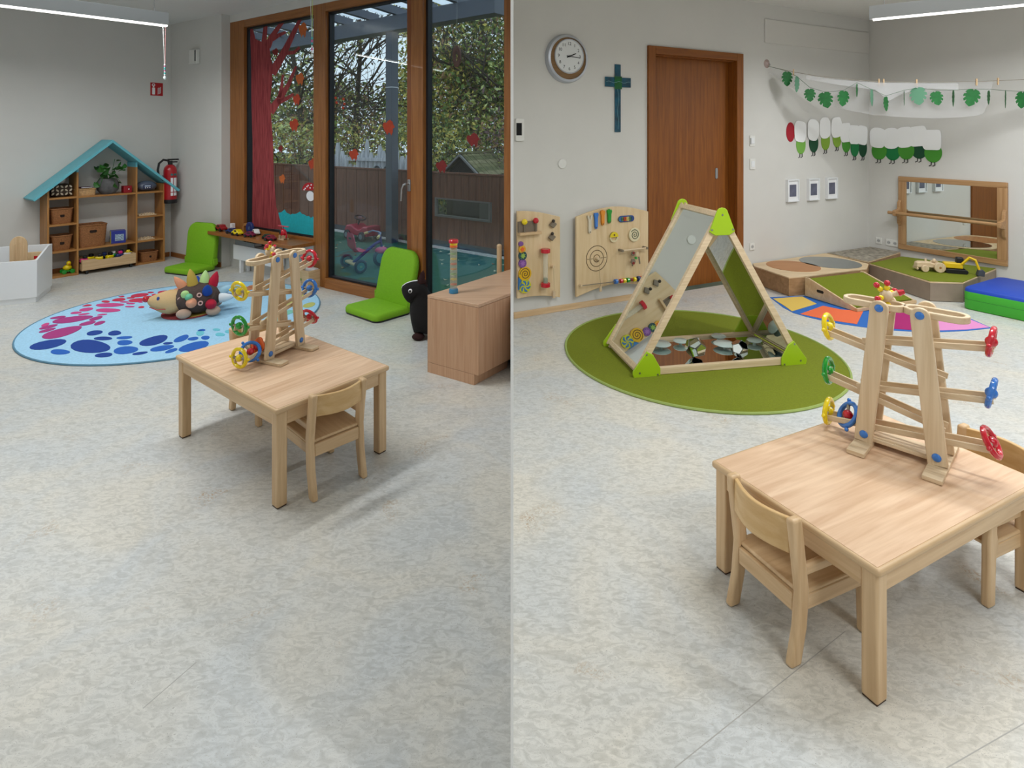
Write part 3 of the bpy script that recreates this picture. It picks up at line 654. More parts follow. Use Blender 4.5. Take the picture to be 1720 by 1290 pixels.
# small mat and hedgehog
hq = G(300, 529, .012); t = thing('small_round_mat', 'small red and yellow round mat under the hedgehog', 'mat', (hq.x+.05, hq.y+.08, .0125))
M().prism(circ(0, 0, .22, 36), 0, .006).build('mat', P('mat_red', (160, 62, 66), .9), t)
M().prism([(0, 0)]+[(.2*cos(a), .2*sin(a)) for a in [-1.2+2.0*i/10 for i in range(11)]], .006, .0075).build('yellow_sector', P('mat_yellow', (196, 168, 74), .9), t)
hd0 = G(318, 529, .02); HZ = .0195
hog = thing('plush_hedgehog', 'brown plush hedgehog with colourful spikes on the blue rug', 'plush toy', (hd0.x, hd0.y+.06, HZ), radians(24))
BR = P('plush_brown', (82, 66, 60), .95, var=.1, scale=60, bump=.4); CREAM = P('plush_cream', (214, 180, 130), .95, bump=.3, scale=60)
M().sph((.03, 0, .135), (.2, .16, .135), 24, 14, fn=lambda p: Vector((p.x, p.y*(1-.12*p.x), p.z*(1-.1*abs(p.x))))).build('body', BR, hog)
M().sph((-.18, 0, .12), (.175, .12, .105), 20, 12, fn=lambda p: Vector((p.x, p.y*(1 if p.x > 0 else 1+p.x*.35), p.z*(1 if p.x > 0 else 1+p.x*.3)+(.25*p.x*p.x*(p.x < 0))))).build('face', CREAM, hog)
M().sph((-.362, 0, .165), .028).build('nose', RED, hog)
for s in (-1, 1): M().sph((-.26, s*.07, .175), (.013, .012, .018), 10, 6).build('eye', P('eye_blue', (60, 80, 150), .3), hog)
M().tube([(-.33, -.035, .10), (-.27, -.09, .085), (-.2, -.118, .09)], .004, 5).build('mouth', P('mouth_red', (190, 60, 60), .8), hog)
for x in (-.06, .17):
    for s in (-1, 1): M().sph((x, s*.145, .04), (.06, .04, .042), 14, 8).build('paw', P('plush_beige', (190, 160, 140), .95), hog)
sp = [('spike_peach', (236, 164, 128)), ('spike_mustard', (200, 168, 74)), ('spike_lime', (190, 226, 150)), ('spike_red', (184, 20, 52)), ('spike_royal', (24, 72, 160)), ('spike_ice', (170, 210, 230)), ('spike_mint', (120, 200, 160)), ('spike_white', (225, 232, 236))]
sm = [P(n, c, .9) for n, c in sp]
for base, d, r, l, c in [((-.07, .02, .225), (-.55, -.1, .8), .042, .14, 0), ((.0, -.02, .255), (-.15, -.05, 1), .046, .15, 1), ((.09, .04, .255), (.05, .1, 1), .045, .11, 2), ((.15, .03, .225), (.3, .05, .9), .045, .13, 3), ((.12, -.11, .20), (.05, -.6, .7), .042, .10, 4),
                         ((.21, .02, .165), (1, -.1, .35), .045, .12, 5), ((.22, -.06, .125), (1, -.25, .1), .042, .12, 7), ((.15, -.145, .10), (.3, -1, .25), .045, .09, 3), ((.0, -.15, .13), (0, -1, .25), .045, .07, 0), ((-.05, -.12, .20), (-.1, -.8, .5), .035, .05, 2), ((-.02, -.145, .18), (.1, -1, .3), .032, .05, 6), ((.02, .12, .2), (0, .7, .7), .045, .12, 4), ((.13, .13, .14), (.3, 1, .3), .045, .11, 1), ((-.06, .13, .14), (-.2, 1, .3), .045, .1, 6), ((.235, .05, .10), (1, .3, 0), .04, .11, 4)]:
    b_, d_ = Vector(base), Vector(d).normalized()
    m = M(); n = 12; u = d_.cross(Vector((0, .3, 1))).normalized(); v = d_.cross(u); rings = []
    for f, k in ((0, 1), (.35, .92), (.7, .6), (.92, .25), (1, .05)): rings.append([b_+d_*l*f+(u*cos(2*pi*i/n)+v*sin(2*pi*i/n))*r*k for i in range(n)])
    m.loft(rings); m.build('spike', sm[c], hog, ang=70)
for p in ((-.09, -.115, .16), (.06, -.145, .19), (.07, -.155, .12)): M().tor(p, .016, .006, 'Y', 14, 6).build('button_ring', P('button_pink', (220, 180, 170), .8), hog)

# ------------------------------------------------------------------ white bench under the window sill with tray
bl = G(401, 458); t = thing('white_side_table', 'white drawer table on legs under the window sill', 'table', bl, WIN.a)
M().bx(-.12, .72, 0.0, .125, .15, .325).build('drawer_box', WHITE, t, .003)
for x in (0, .66):
    for y in (.005, .085): M().bx(x, x+.035, y, y+.035, 0, .15).build('leg', WHITE, t, .002)
for x in (0, .66): M().bx(x, x+.03, .09, .12, .325, .428).build('post', WHITE, t, .002)
q = lambda x, y, z: Matrix.Rotation(WIN.a, 4, 'Z') @ Vector((x, y, z))+bl
t = thing('paper_tray', 'grey paper tray on the white drawer table', 'tray', q(.12, .06, .326), WIN.a)
M().bx(-.2, .2, -.055, .055, 0, .008).build('base', P('tray_grey', (130, 134, 140), .5), t)
for s in (-1, 1): M().bx(-.2, .2, s*.055-.004, s*.055+.004, .008, .05).build('rim', P('tray_grey', (130, 134, 140), .5), t)
t = thing('paper_stack', 'stack of white paper lying in the grey tray', 'paper', q(.2, .06, .3345), WIN.a)
M().bx(-.1, .1, -.045, .045, 0, .03).build('sheets', PAPER, t)
# small wooden crate by the mullion
cq = G(512, 482); t = thing('wooden_crate', 'small pale wooden crate beside the window mullion', 'crate', cq+Vector((0.02, .05, 0)), WIN.a)
for a in ((-.14, .14, -.10, -.088), (-.14, .14, .088, .10)): M().bx(*a, 0, .19).build('side_board', BEECHX, t, .002)
for a in ((-.14, -.128), (.128, .14)): M().bx(*a, -.088, .088, 0, .19).build('end_board', BEECHY, t, .002)
M().bx(-.128, .128, -.088, .088, 0, .012).build('bottom', BEECHX, t)
cm = Matrix.Translation(t.location) @ Matrix.Rotation(WIN.a, 4, 'Z')
t = thing('white_roll', 'white cylinder lying in the wooden crate', 'roll', cm @ Vector((.04, .02, .17)), WIN.a); M().cyl((-.075, 0, 0), (.075, 0, 0), .032, n=16).build('roll', PAPER, t)
for i in range(2):
    t = thing('toy_block', ['red block in the wooden crate by the mullion', 'dark blue block in the wooden crate by the mullion'][i], 'block', cm @ Vector((.05-.1*i, .02, .012)), WIN.a); M().bx(-.04, .04, -.05, .05, 0, .125).build('block', [RED, P('toy_navy', (30, 50, 110))][i], t, .004)
t = thing('toy_hammer', 'green toy hammer leaning on the front of the wooden crate', 'toy', cm @ Vector((-.045, -.115, .06)), WIN.a)
m = M(); m.bx(-.02, .02, -.012, .012, .03, .17); m.cyl((-.065, 0, .03), (.065, 0, .03), .018, n=12); m.build('handle', GRN, t, .004)

# toys on the sill
def sill(name, label, cat, xpx, y=-.15, rz=0):
    u = WIN.u_of(xpx); return thing(name, label, cat, WIN.w(u, .4685, y), WIN.a+rz, 'toys on the window sill')
def toycar(label, xpx, mat, y=-.2, s=1, rz=0, cab=None):
    t = sill('toy_car', label, 'toy car', xpx, y, rz)
    m = M(); m.loft([[Vector((x*s, yy*s, z*s)) for x, z in [(-.07, .018), (.07, .018), (.072, .035), (.045, .045), (.03, .066), (-.025, .068), (-.05, .045), (-.07, .04)]] for yy in (-.032, .032)]); m.build('body', mat, t, .004)
    m = M(); m.bx(-.018*s, .026*s, -.033*s, .033*s, .046*s, .062*s); m.build('windows', cab or DARK, t)
    for x in (-.042, .042):
        for yy in (-.034, .034): M().cyl((x*s, yy*s-.006, .018*s), (x*s, yy*s+.006, .018*s), .018*s, n=12).build('wheel', BLACK, t)
RD2 = P('toy_dark_red', (150, 20, 30), .3)
toycar('red toy car at the left end of the window sill', 398, RD2, -.2, 1.15)
toycar('dark blue toy car beside the blue disc on the sill', 419, P('toy_navy', (30, 50, 110)), -.22, .9, .5)
toycar('yellow toy car at the front edge of the window sill', 434, YEL, -.26, 1.0, .1)
toycar('dark red toy car right of the yellow one on the sill', 452, P('toy_wine', (120, 24, 60), .4), -.24, .9, .4)
toycar('black and white toy car below the painted grass on the sill', 446, WPLAST, -.12, .95, -.3, BLACK)
toycar('dark green toy car next to the helicopter on the sill', 476, P('toy_bottle_green', (16, 70, 50), .4), -.2, .8, .2)
toycar('maroon toy car behind the tower top on the sill', 487, P('toy_maroon', (140, 20, 44), .4), -.24, .9, .3)
t = sill('blue_disc', 'round dark blue disc standing upright on the window sill', 'disc', 436, -.12)
m = M(); m.ring(circ(0, .07, .068, 24), circ(0, .07, .022, 24), -.014, .014, 'Y'); m.build('disc', P('toy_navy', (30, 50, 110)), t, .004); M().cyl((0, -.012, .07), (0, .012, .07), .02, n=14).build('hub', P('toy_steel_blue', (70, 90, 130), .4), t)
t = sill('wooden_arch', 'brown wooden toy arch behind the blue disc', 'toy', 424, -.06)
M().ring([(-.08, 0), (.08, 0), (.08, .06), (.05, .10), (-.05, .10), (-.08, .06)], [(-.055, .0), (.055, .0), (.055, .05), (.03, .075), (-.03, .075), (-.055, .05)], -.02, .02, 'Y').build('arch', HONEYX, t, .003)
t = sill('white_cube', 'small white cube behind the red toy car', 'block', 404, -.1); M().bx(-.022, .022, -.022, .022, 0, .085).build('cube', PAPER, t, .003)
t = sill('toy_helicopter', 'red wooden toy helicopter on the window sill', 'toy helicopter', 492, -.12)
M().sph((0, 0, .075), (.04, .034, .045), 16, 10).build('cabin', RED, t); M().sph((-.012, -.022, .08), (.022, .018, .025), 12, 8).build('window', DARK, t)
M().tube([(.02, 0, .09), (.05, 0, .08), (.06, 0, .05), (.05, 0, .02)], .009, 8).build('tail', RED, t); M().cyl((0, 0, .115), (0, 0, .145), .006, n=8).build('mast', P('toy_grey', (110, 90, 90)), t)
M().prism(stadium(-.095, .095, .013), .143, .15).build('rotor', P('rotor_pink', (215, 70, 90), .4), t)
m = M(); m.bx(-.05, .05, -.035, -.025, 0, .012); m.bx(-.05, .05, .025, .035, 0, .012); m.bx(-.03, -.022, -.035, .035, .01, .05); m.bx(.022, .03, -.035, .035, .01, .05); m.build('skids', TOYX, t)

# ------------------------------------------------------------------ tables and chairs
def table(label, L_, N_, R_, Hh):
    L_, N_, R_ = [Vector((*p, 0)) for p in (L_, N_, R_)]; wx = (N_-L_).length; wy = (R_-N_).length; c = (L_+R_)/2; a = atan2((N_-L_).y, (N_-L_).x)
    t = thing('kids_table', label, 'table', c, a, 'beech children\'s tables')
    M().prism(rrect(-wx/2, wx/2, -wy/2, wy/2, .012, 3), Hh-.024, Hh-.001).build('table_edge', P('beech_edge', (206, 174, 134), .42, var=.05, scale=6), t, .008, seg=3)
    M().bx(-wx/2+.012, wx/2-.012, -wy/2+.012, wy/2-.012, Hh-.004, Hh).build('table_top', LAMIN, t)
    lg = .048; ins = .012
    for sx in (-1, 1):
        for sy in (-1, 1):
            x, y = sx*(wx/2-ins-lg/2), sy*(wy/2-ins-lg/2); M().bx(x-lg/2, x+lg/2, y-lg/2, y+lg/2, .004, Hh-.024).build('leg', BEECH, t, .006); M().bx(x-lg/2+.003, x+lg/2-.003, y-lg/2+.003, y+lg/2-.003, 0, .004).build('foot_glide', P('glide_brown', (70, 48, 34), .7), t)
    for s in (-1, 1):
        M().bx(-wx/2+.06, wx/2-.06, s*(wy/2-.026)-.01, s*(wy/2-.026)+.01, Hh-.085, Hh-.024).build('apron', BEECHX, t, .003)
        M().bx(s*(wx/2-.026)-.01, s*(wx/2-.026)+.01, -wy/2+.06, wy/2-.06, Hh-.085, Hh-.024).build('apron', BEECHY, t, .003)
    return t
T1H, T2H = .435, .395
table('low beech table in front of the blue rug', (-1.801, 3.085), (-1.004, 2.458), (-.622, 2.945), T1H)
table('low beech table near the green rug and mirror triangle', (.741, 2.153), (1.018, 1.60), (1.862, 2.024), T2H)
def chair(label, bl_, br_, W_=.275, dp=.285, sh=.25, top=.465, arm=.33):
    bl_, br_ = Vector((*bl_, 0)), Vector((*br_, 0)); a = atan2((br_-bl_).y, (br_-bl_).x); c = (bl_+br_)/2
    t = thing('kids_chair', label, 'chair', c, a, 'beech children\'s chairs')
    pw, pd = .028, .045
    for s in (-1, 1):
        x = s*(W_/2-pw/2)
        # back post, slightly raked
        M().loft([[Vector((x+dx, y+dy, z)) for dx, dy in ((-pw/2, -pd/2), (pw/2, -pd/2), (pw/2, pd/2), (-pw/2, pd/2))] for z, y in ((0, -.025), (sh*.5, 0), (sh, .01), (top-.012, -.02), (top, -.02))]).build('back_post', BEECH, t, .009, seg=3)
        M().loft([[Vector((x+dx, y+dy, z)) for dx, dy in ((-pw/2, -pd/2*k), (pw/2, -pd/2*k), (pw/2, pd/2*k), (-pw/2, pd/2*k))] for z, y, k in ((0, dp, .9), (sh-.06, dp-.005, .95), (sh-.01, dp-.012, 1.25), (sh+.03, dp-.01, 1), (arm, dp-.015, .9))]).build('front_leg', BEECH, t, .008, seg=3)
        M().bx(x-pw/2+.004, x+pw/2-.004, .01, dp-.02, arm-.035, arm-.002).build('armrest', BEECHY, t, .007)
        M().bx(x-pw/2+.005, x+pw/2-.005, .02, dp-.02, sh-.06, sh-.012).build('side_rail', BEECHY, t, .004)
    M().bx(-W_/2+pw, W_/2-pw, -.012, .012, sh-.07, sh-.015).build('back_rail', BEECHX, t, .004)
    m = M(); n = 10; rows = []
    for j, (y_, z) in enumerate(((.0, sh), (.06, sh-.006), (.16, sh-.008), (dp, sh))): pass
    sp_ = rrect(-W_/2+.006, W_/2-.006, .0, dp+.01, .02)
    M().prism(sp_, sh-.014, sh).build('seat', BEECHY, t, .005)
    # curved backrest
    r0 = []; r1 = []; ring_list = []
    for i in range(n+1):
        f = i/n; x = -W_/2+pw*.9+(W_-1.8*pw)*f; y = -.02-.035*sin(pi*f); 
        ring_list.append([Vector((x, y-.009, sh+.115)), Vector((x, y+.009, sh+.115)), Vector((x, y+.007, top-.008)), Vector((x, y-.009, top-.008))])
    M().loft(ring_list).build('backrest', WOOD('beech_ply_curved', (204, 164, 108), (218, 184, 132), 'X', 45, .42), t, .003)
    return t
chair('small beech chair at the left table, back to viewer', (-.905, 2.545), (-.705, 2.75))
chair('small beech chair on the far side of left table near the rug', (-1.465, 3.575), (-1.63, 3.37), .275, .285, .25, .48)
chair('small beech chair at the right table, back to viewer', (.772, 2.005), (.882, 1.745), .275, .29, .215, .445, .295)
chair('small beech chair at far right, half hidden by right table', (1.90, 2.07), (1.79, 2.33), .275, .29, .215, .445, .295)

# ------------------------------------------------------------------ wheel-run towers
def tower(label, c, ang, z, s=1.0):
    t = thing('wheel_run_tower', label, 'wooden toy', (c[0], c[1], z), ang, 'wooden wheel run towers'); t.scale = (s, s, s)
    bxs, txs, yd = .119, .062, .06
    for sx in (-1, 1):
        M().bx(sx*bxs-.03, sx*bxs+.03, -.17, .17, 0, .016).build('foot_board', TOYX, t, .002)
        for sy in (-1, 1):
            y = sy*yd; a_, b_ = Vector((sx*bxs, y, .016)), Vector((sx*txs, y, .575)); d = (b_-a_).normalized(); n_ = Vector((d.z, 0, -d.x)); pts = []
            hw = .031
            pts += [a_-n_*hw, a_+n_*hw]
            for k in range(9): an = pi*k/8; pts.append(b_-d*hw*.9+n_*hw*cos(an)+d*hw*.9*sin(an))
            M().prism([(p.x, p.z) for p in pts], y-.009, y+.009, 'Y').build('post', TOYW, t, .003)
            for q in (b_-d*.028, a_+d*.03): M().sph((q.x, y+sy*.009, q.z), (.015, .008, .015), 14, 8).build('dome_button', BLU, t)
    M().bx(-.10, .10, -.048, .048, .018, .034).build('cross_board', TOYX, t, .003)
    for x0, x1 in ((-.205, .012), (.0, .205)):
        m = M(); m.ring(stadium(x0, x1, .047), stadium(x0+.014, x1-.016, .03), .535, .56); m.build('top_plate', TOYX, t, .003)
    for (xa, za), (xb, zb) in [((.27, .469), (-.13, .398)), ((-.27, .40), (.135, .318)), ((.27, .288), (-.15, .212)), ((-.27, .218), (.135, .135)), ((.27, .115), (-.27, .046))]:
        for y in (-.028, .028): M().bar((xa, y, za), (xb, y, zb), .008, .022, (0, 1, 0)).build('rail', TOYX, t, .002)
    return t
def wheel(tw, lx, lz, mat, label, spin=0, hub=None, rx=0, dz=0):
    s = tw.scale[0]; Mx = Matrix.Translation(tw.location) @ Matrix.Rotation(tw.rotation_euler.z, 4, 'Z') @ Matrix.Scale(s, 4)
    t = thing('ring_wheel', label, 'toy wheel', Mx @ Vector((lx, 0, lz)), 0, 'coloured ring wheels'); t.rotation_euler = (rx, spin, tw.rotation_euler.z+dz); t.scale = (s, s, s)
    t.rotation_mode = 'XYZ'
    M().tor((0, 0, 0), .047, .0095, 'X', 28, 10).build('ring', mat, t); M().sph((0, 0, 0), .019, 16, 10).build('hub_ball', hub or mat, t)
    M().cyl((0, -.040, 0), (0, .040, 0), .0065, n=10).build('axle', P('axle_grey', (150, 140, 120), .4), t)
    for y in (-.062, .062): M().sph((0, y, 0), (.008, .009, .008), 10, 6).build('knob', mat, t)
    return t
def wheels(tw, where):
    za = .018
    for lx, lz, m_, nm, sp_, hb in [(.262, .467+za, RED, 'red ring wheel on the top right rail', .15, None), (-.262, .398+za, YEL, 'yellow ring wheel on the upper left rail', -.2, None), (.262, .287+za, BLU, 'blue ring wheel on the middle right rail', .2, None), (-.262, .216+za, GRN, 'green ring wheel on the left rail', -.1, None), (.262, .114+za, RED, 'red ring wheel on the lowest right rail', -.5, None),
                                    (-.262, .047+za, YEL, 'yellow ring wheel at the bottom rail end', .0, None), (-.19, .056+za, BLU, 'blue ring wheel with red ball on bottom rail', .55, RED)]:
        wheel(tw, lx, lz, m_, f'{nm} of the tower on the {where} table', sp_, hb, .9 if hb else 0, .75 if hb else 0)
    s = tw.scale[0]; Mx = Matrix.Translation(tw.location) @ Matrix.Rotation(tw.rotation_euler.z, 4, 'Z') @ Matrix.Scale(s, 4)
    t = thing('disc_wheel', f'orange disc wheel with red ball on bottom rail of the {where} tower', 'toy wheel', Mx @ Vector((-.135, 0, .085))); t.rotation_euler = (0, .25, tw.rotation_euler.z); t.scale = (s, s, s)
    M().prism([(y, z) for y, z in [(.042*(1+.12*cos(4*a))*cos(a), .042*(1+.12*cos(4*a))*sin(a)) for a in [2*pi*i/32 for i in range(32)]]], -.007, .007, 'X').build('disc', ORA, t, .002)
    for sx in (-1, 1): M().sph((sx*.014, 0, 0), .02, 14, 8).build('ball', RED, t)
    M().cyl((0, -.04, 0), (0, .04, 0), .006, n=8).build('axle', P('axle_grey', (150, 140, 120)), t)
    # bead spinner in the top slot
    t = thing('bead_spinner', f'wooden spinner with red and yellow beads on top of the {where} tower', 'toy', Mx @ Vector((-.055, 0, .583))); t.rotation_euler = (.0, 0, tw.rotation_euler.z); t.scale = (s, s, s)
    M().sph((0, 0, 0), .024, 16, 10).build('hub', TOYW, t)
    for k, (d, cone) in enumerate([((-.6, -.2, .75), 0), ((.05, 0, 1), 0), ((.9, .25, .4), 1), ((-.35, -.9, -.1), 0), ((.35, .9, .3), 0), ((.2, -.15, -.95), 0)]):
        d = Vector(d).normalized()
        if cone: M().cyl(d*.022, d*.042, .009, .011, 10).build('bead', TOYW, t); M().cyl(d*.042, d*.064, .013, .008, 10).build('bead', RED, t)
        else: M().sph(d*.032, .0105, 10, 7).build('bead', YEL, t); M().sph(d*.051, .0115, 10, 7).build('bead', RED, t)
tw1 = tower('wooden wheel run tower with colourful ring wheels on left table', (-1.265, 3.11), atan2(.925, .38), T1H+.001, .95); wheels(tw1, 'left')
tw2 = tower('wooden wheel run tower with colourful ring wheels on right table', (1.50, 2.215), atan2(-.714, .70), T2H+.001, 1.0); wheels(tw2, 'right')

# ------------------------------------------------------------------ cabinet, tube, pole, horse
N_, L_ = Vector((-.215, 3.70)), Vector((-.575, 3.93)); dr = Vector((.59, .80)).normalized()
e1 = N_+dr*((-.0045-N_.x)/dr.x); e2 = L_+dr*((-.0045-L_.x)/dr.x)
CZ = .525; fpc = [tuple(N_), tuple(e1), tuple(e2), tuple(L_)]; cc_ = Vector((sum(p[0] for p in fpc)/4, sum(p[1] for p in fpc)/4))
t = thing('low_cabinet', 'low beech cabinet against the white partition', 'cabinet', (cc_.x, cc_.y, 0))
rel = [(x-cc_.x, y-cc_.y) for x, y in fpc]
def inset(pl, k): return [(x*k, y*k) for x, y in pl]
M().prism(rel, CZ-.02, CZ).build('cabinet_top', CABT, t, .002)
fN, fE, fe2, fL = [Vector(p) for p in rel]
back = Vector((.03*.80, -.03*.59))
M().prism([tuple(fN), tuple(fE), tuple(fe2), tuple(fL)], .07, CZ-.022).build('body', CABW, t, .001)
dL = (fL-fN).normalized()
M().prism([tuple(fN+dL*.035), tuple(fE+dL*.035), tuple(fe2), tuple(fL)], 0, .068).build('plinth', CABW, t, .001)
tp = G(757, 492, CZ); t = thing('rainmaker_tube', 'clear rainmaker tube with coloured beads standing on the low cabinet', 'toy', tp+Vector((.02, 0, .001)))
M().lathe([(0, 0), (.032, 0), (.032, .02), (.028, .03), (0, .03)]).build('blue_base', P('tube_blue', (60, 130, 170), .4), t)
M().cyl((0, 0, .028), (0, 0, .33), .025, n=20).build('tube', mix_transparent('clear_plastic', (226, 222, 190), .3), t)
for k in range(8): M().lathe([(.004, 0), (.022, .006), (.022, .012), (.004, .008)], (0, 0, .05+.035*k), 14).build('inner_disc', P('disc_%d' % (k % 4), [(190, 60, 50), (200, 170, 60), (90, 150, 90), (180, 120, 60)][k % 4], .5), t)
M().lathe([(0, .33), (.026, .33), (.028, .345), (0, .345)]).build('yellow_band', YEL, t); M().lathe([(0, .315), (.0265, .315), (.0265, .33), (0, .33)]).build('orange_band', ORA, t); M().lathe([(0, .345), (.033, .345), (.034, .36), (.028, .368), (0, .368)]).build('red_cap', RED, t)
t = thing('wooden_pole', 'pale wooden pole standing behind the low cabinet', 'pole', (-.105, 4.78, 0)); M().cyl((0, 0, 0), (0, 0, .70), .021, n=14).build('shaft', BEECH, t); M().sph((0, 0, .70), (.021, .021, .015), 14, 6).build('cap', BEECH, t)

hp = G(702, 572); horse = thing('hopper_horse', 'black plush hopper horse with white blaze beside the low cabinet', 'plush toy', hp+Vector((.02, .08, 0)), radians(5))
HB = P('plush_black', (16, 13, 14), .95, bump=.3, scale=80); HM = P('plush_maroon', (48, 20, 20), .95)
me = bpy.data.meshes.new('body'); js = [(.0, 0, .17, .11), (-.0, 0, .26, .085), (-.02, 0, .34, .062), (-.03, 0, .385, .08), (-.085, 0, .365, .072), (-.15, 0, .33, .066), (.17, 0, .17, .11), (.28, 0, .18, .10), (-.02, -.065, .06, .04), (-.02, .065, .06, .04), (.27, -.06, .06, .042), (.27, .06, .06, .042)]
ed = [(0, 1), (1, 2), (2, 3), (3, 4), (4, 5), (0, 6), (6, 7), (0, 8), (0, 9), (7, 10), (7, 11)]
me.from_pydata([j[:3] for j in js], ed, []); body = bpy.data.objects.new('body', me); COL.objects.link(body); body.parent = horse; me.materials.append(HB)
sk = body.modifiers.new('skin', 'SKIN'); sk.use_smooth_shade = True; body.modifiers.new('sub', 'SUBSURF').levels = 2; body.modifiers['sub'].render_levels = 2
for i, v in enumerate(me.skin_vertices[0].data): v.radius = (js[i][3]*(1.3 if i not in (0, 6, 7) else 1.15), js[i][3]*(1.3 if i not in (0, 6, 7) else 1.15)); v.use_root = (i == 0)
for s in (-1, 1):
    M().loft([[Vector((-.01+.0+dx*k+f*.015, s*(.042+.012*f)+dy*k, .435+.085*f)) for dx, dy in ((-.026, 0), (0, -.011), (.026, 0), (0, .011))] for f, k in ((0, .9), (.3, 1), (.7, .7), (1, .1))]).build('ear', HM, horse, ang=70)
    M().sph((-.085, s*.078, .39), (.017, .012, .018), 12, 8).build('eye_white', PAPER, horse); M().sph((-.088, s*.087, .39), (.01, .006, .011), 10, 6).build('pupil', BLACK, horse)
    for x in (-.025, .275): M().sph((x, s*.07, .028), (.05, .036, .03), 14, 8).build('hoof', HM, horse)
blz = [(-.185, .40), (-.16, .42), (-.13, .44), (-.10, .455), (-.07, .465), (-.035, .47)]
m = M(); m.add([(x, y, z) for x, z in blz for y in (-.017, -.008, 0, .008, .017)], [(r*5+k, r*5+k+1, r*5+k+6, r*5+k+5) for r in range(5) for k in range(4)])
bz = m.build('blaze', PAPER, horse, ang=180); sw = bz.modifiers.new('fit', 'SHRINKWRAP'); sw.target = body; sw.wrap_method = 'NEAREST_SURFACEPOINT'; sw.wrap_mode = 'OUTSIDE_SURFACE'; sw.offset = .003
for k in range(6): M().sph((.005+.016*k*(.4 if k < 3 else .8), 0, .44-.035*k), (.03, .02, .028), 10, 7).build('mane_tuft', HM, horse)
M().tube([(.33, 0, .2), (.38, 0, .15), (.385, 0, .08)], [.02, .026, .008], 8).build('tail', HM, horse)

# ------------------------------------------------------------------ pictures painted and stuck on the window panes
def ULl(x, y): return x-(y-220)*(300-x)/3080
def ULr(x, y): return x-(y-300)*(1170-x)/2880
def wuz(x, y): u, z = WIN.uz(ULl(x, y), y); return min(max(u, uj1+.03), LWN-.06), z
GY = .0435
def on_glass(name, label, cat, x, y, group=None):
    u, z = wuz(x, y); return thing(name, label, cat, WIN.w(u, z, GY), WIN.a, group), u, z
t, u_, z_ = on_glass('painted_tree', 'red-brown tree painted on the left window pane', 'window painting', 436, 380)
def rl(x, y): u, z = wuz(x, y); return (u-u_, z-z_)
left = [(421, 60), (421, 104), (419, 158), (418, 240), (416, 297), (413, 360), (412, 382)]; right = [(461, 387), (452, 347), (450.5, 297), (452, 240), (451, 195), (451, 167), (456, 134), (457, 110), (454, 80), (445, 72)]
PAINT = WOOD('red_brown_paint', (112, 24, 34), (166, 70, 70), 'Z', 60, .8, 0, 4)
M().prism([rl(*p) for p in left+right][::-1], -.0015, 0, 'Y').build('trunk', PAINT, t, smooth=False)
def branch(pts, w0, w1):
    n = len(pts); a = []; b = []
    for i, p in enumerate(pts):
        q0, q1 = Vector(pts[max(i-1, 0)]), Vector(pts[min(i+1, n-1)]); d = (q1-q0).normalized(); nn = Vector((-d.y, d.x)); w_ = (w0+(w1-w0)*i/(n-1))/2
        a.append(rl(*(Vector(p)+nn*w_))); b.append(rl(*(Vector(p)-nn*w_)))
    M().prism(a+b[::-1], -.0016, 0, 'Y').build('branch', PAINT, t, smooth=False)
Z3 = lambda *q: [(400+x/5.373, y/5.373) for x, y in q]
branch(Z3((150, 430), (135, 320), (118, 220)), 10, 5); branch(Z3((235, 440), (250, 320), (270, 190)), 10, 6); branch(Z3((270, 420), (310, 340), (380, 250), (450, 170)), 12, 5); branch(Z3((320, 350), (390, 310), (455, 285)), 8, 4)
branch(Z3((300, 660), (380, 540), (460, 410), (540, 270), (602, 165)), 15, 5); branch(Z3((445, 475), (520, 470), (575, 422)), 7, 4)
branch(Z3((265, 1010), (360, 890), (450, 760), (530, 595)), 14, 3.5); branch(Z3((360, 880), (385, 780), (402, 670)), 7, 3.5); branch(Z3((340, 920), (420, 890), (492, 845)), 9, 4)
Z5 = lambda *q: [(400+x/6.45, 220+y/6.45) for x, y in q]
t, u_, z_ = on_glass('painted_grass', 'turquoise grass painted along the bottom of left pane', 'window painting', 485, 395)
gp = Z5((355, 890), (385, 885), (420, 855), (440, 890), (462, 900), (480, 912), (500, 900), (520, 905), (545, 898), (580, 878), (600, 905), (620, 908), (650, 930), (668, 925), (690, 948), (710, 930), (735, 962), (752, 940), (752, 1190), (400, 1125), (372, 1010))
M().prism([rl(*p) for p in gp][::-1], -.0014, 0, 'Y').build('grass', P('turquoise_window_paint', (24, 170, 182), .8, var=.1, scale=30), t, smooth=False)
leafo = [(0, -.85), (.35, -1), (.75, -.75), (.85, -.35), (1.05, -.05), (.7, .15), (.6, .6), (.3, 1.05), (.1, .65), (-.15, .7), (-.4, 1.0), (-.6, .55), (-.85, .2), (-.95, -.3), (-.7, -.65), (-.3, -.6)]
CL = {'o': P('leaf_orange', (190, 96, 40), .7, var=.15, scale=40), 'r': P('leaf_red', (176, 60, 28), .7, var=.15, scale=40), 'd': P('leaf_dark_red', (120, 28, 26), .7, var=.15, scale=40)}
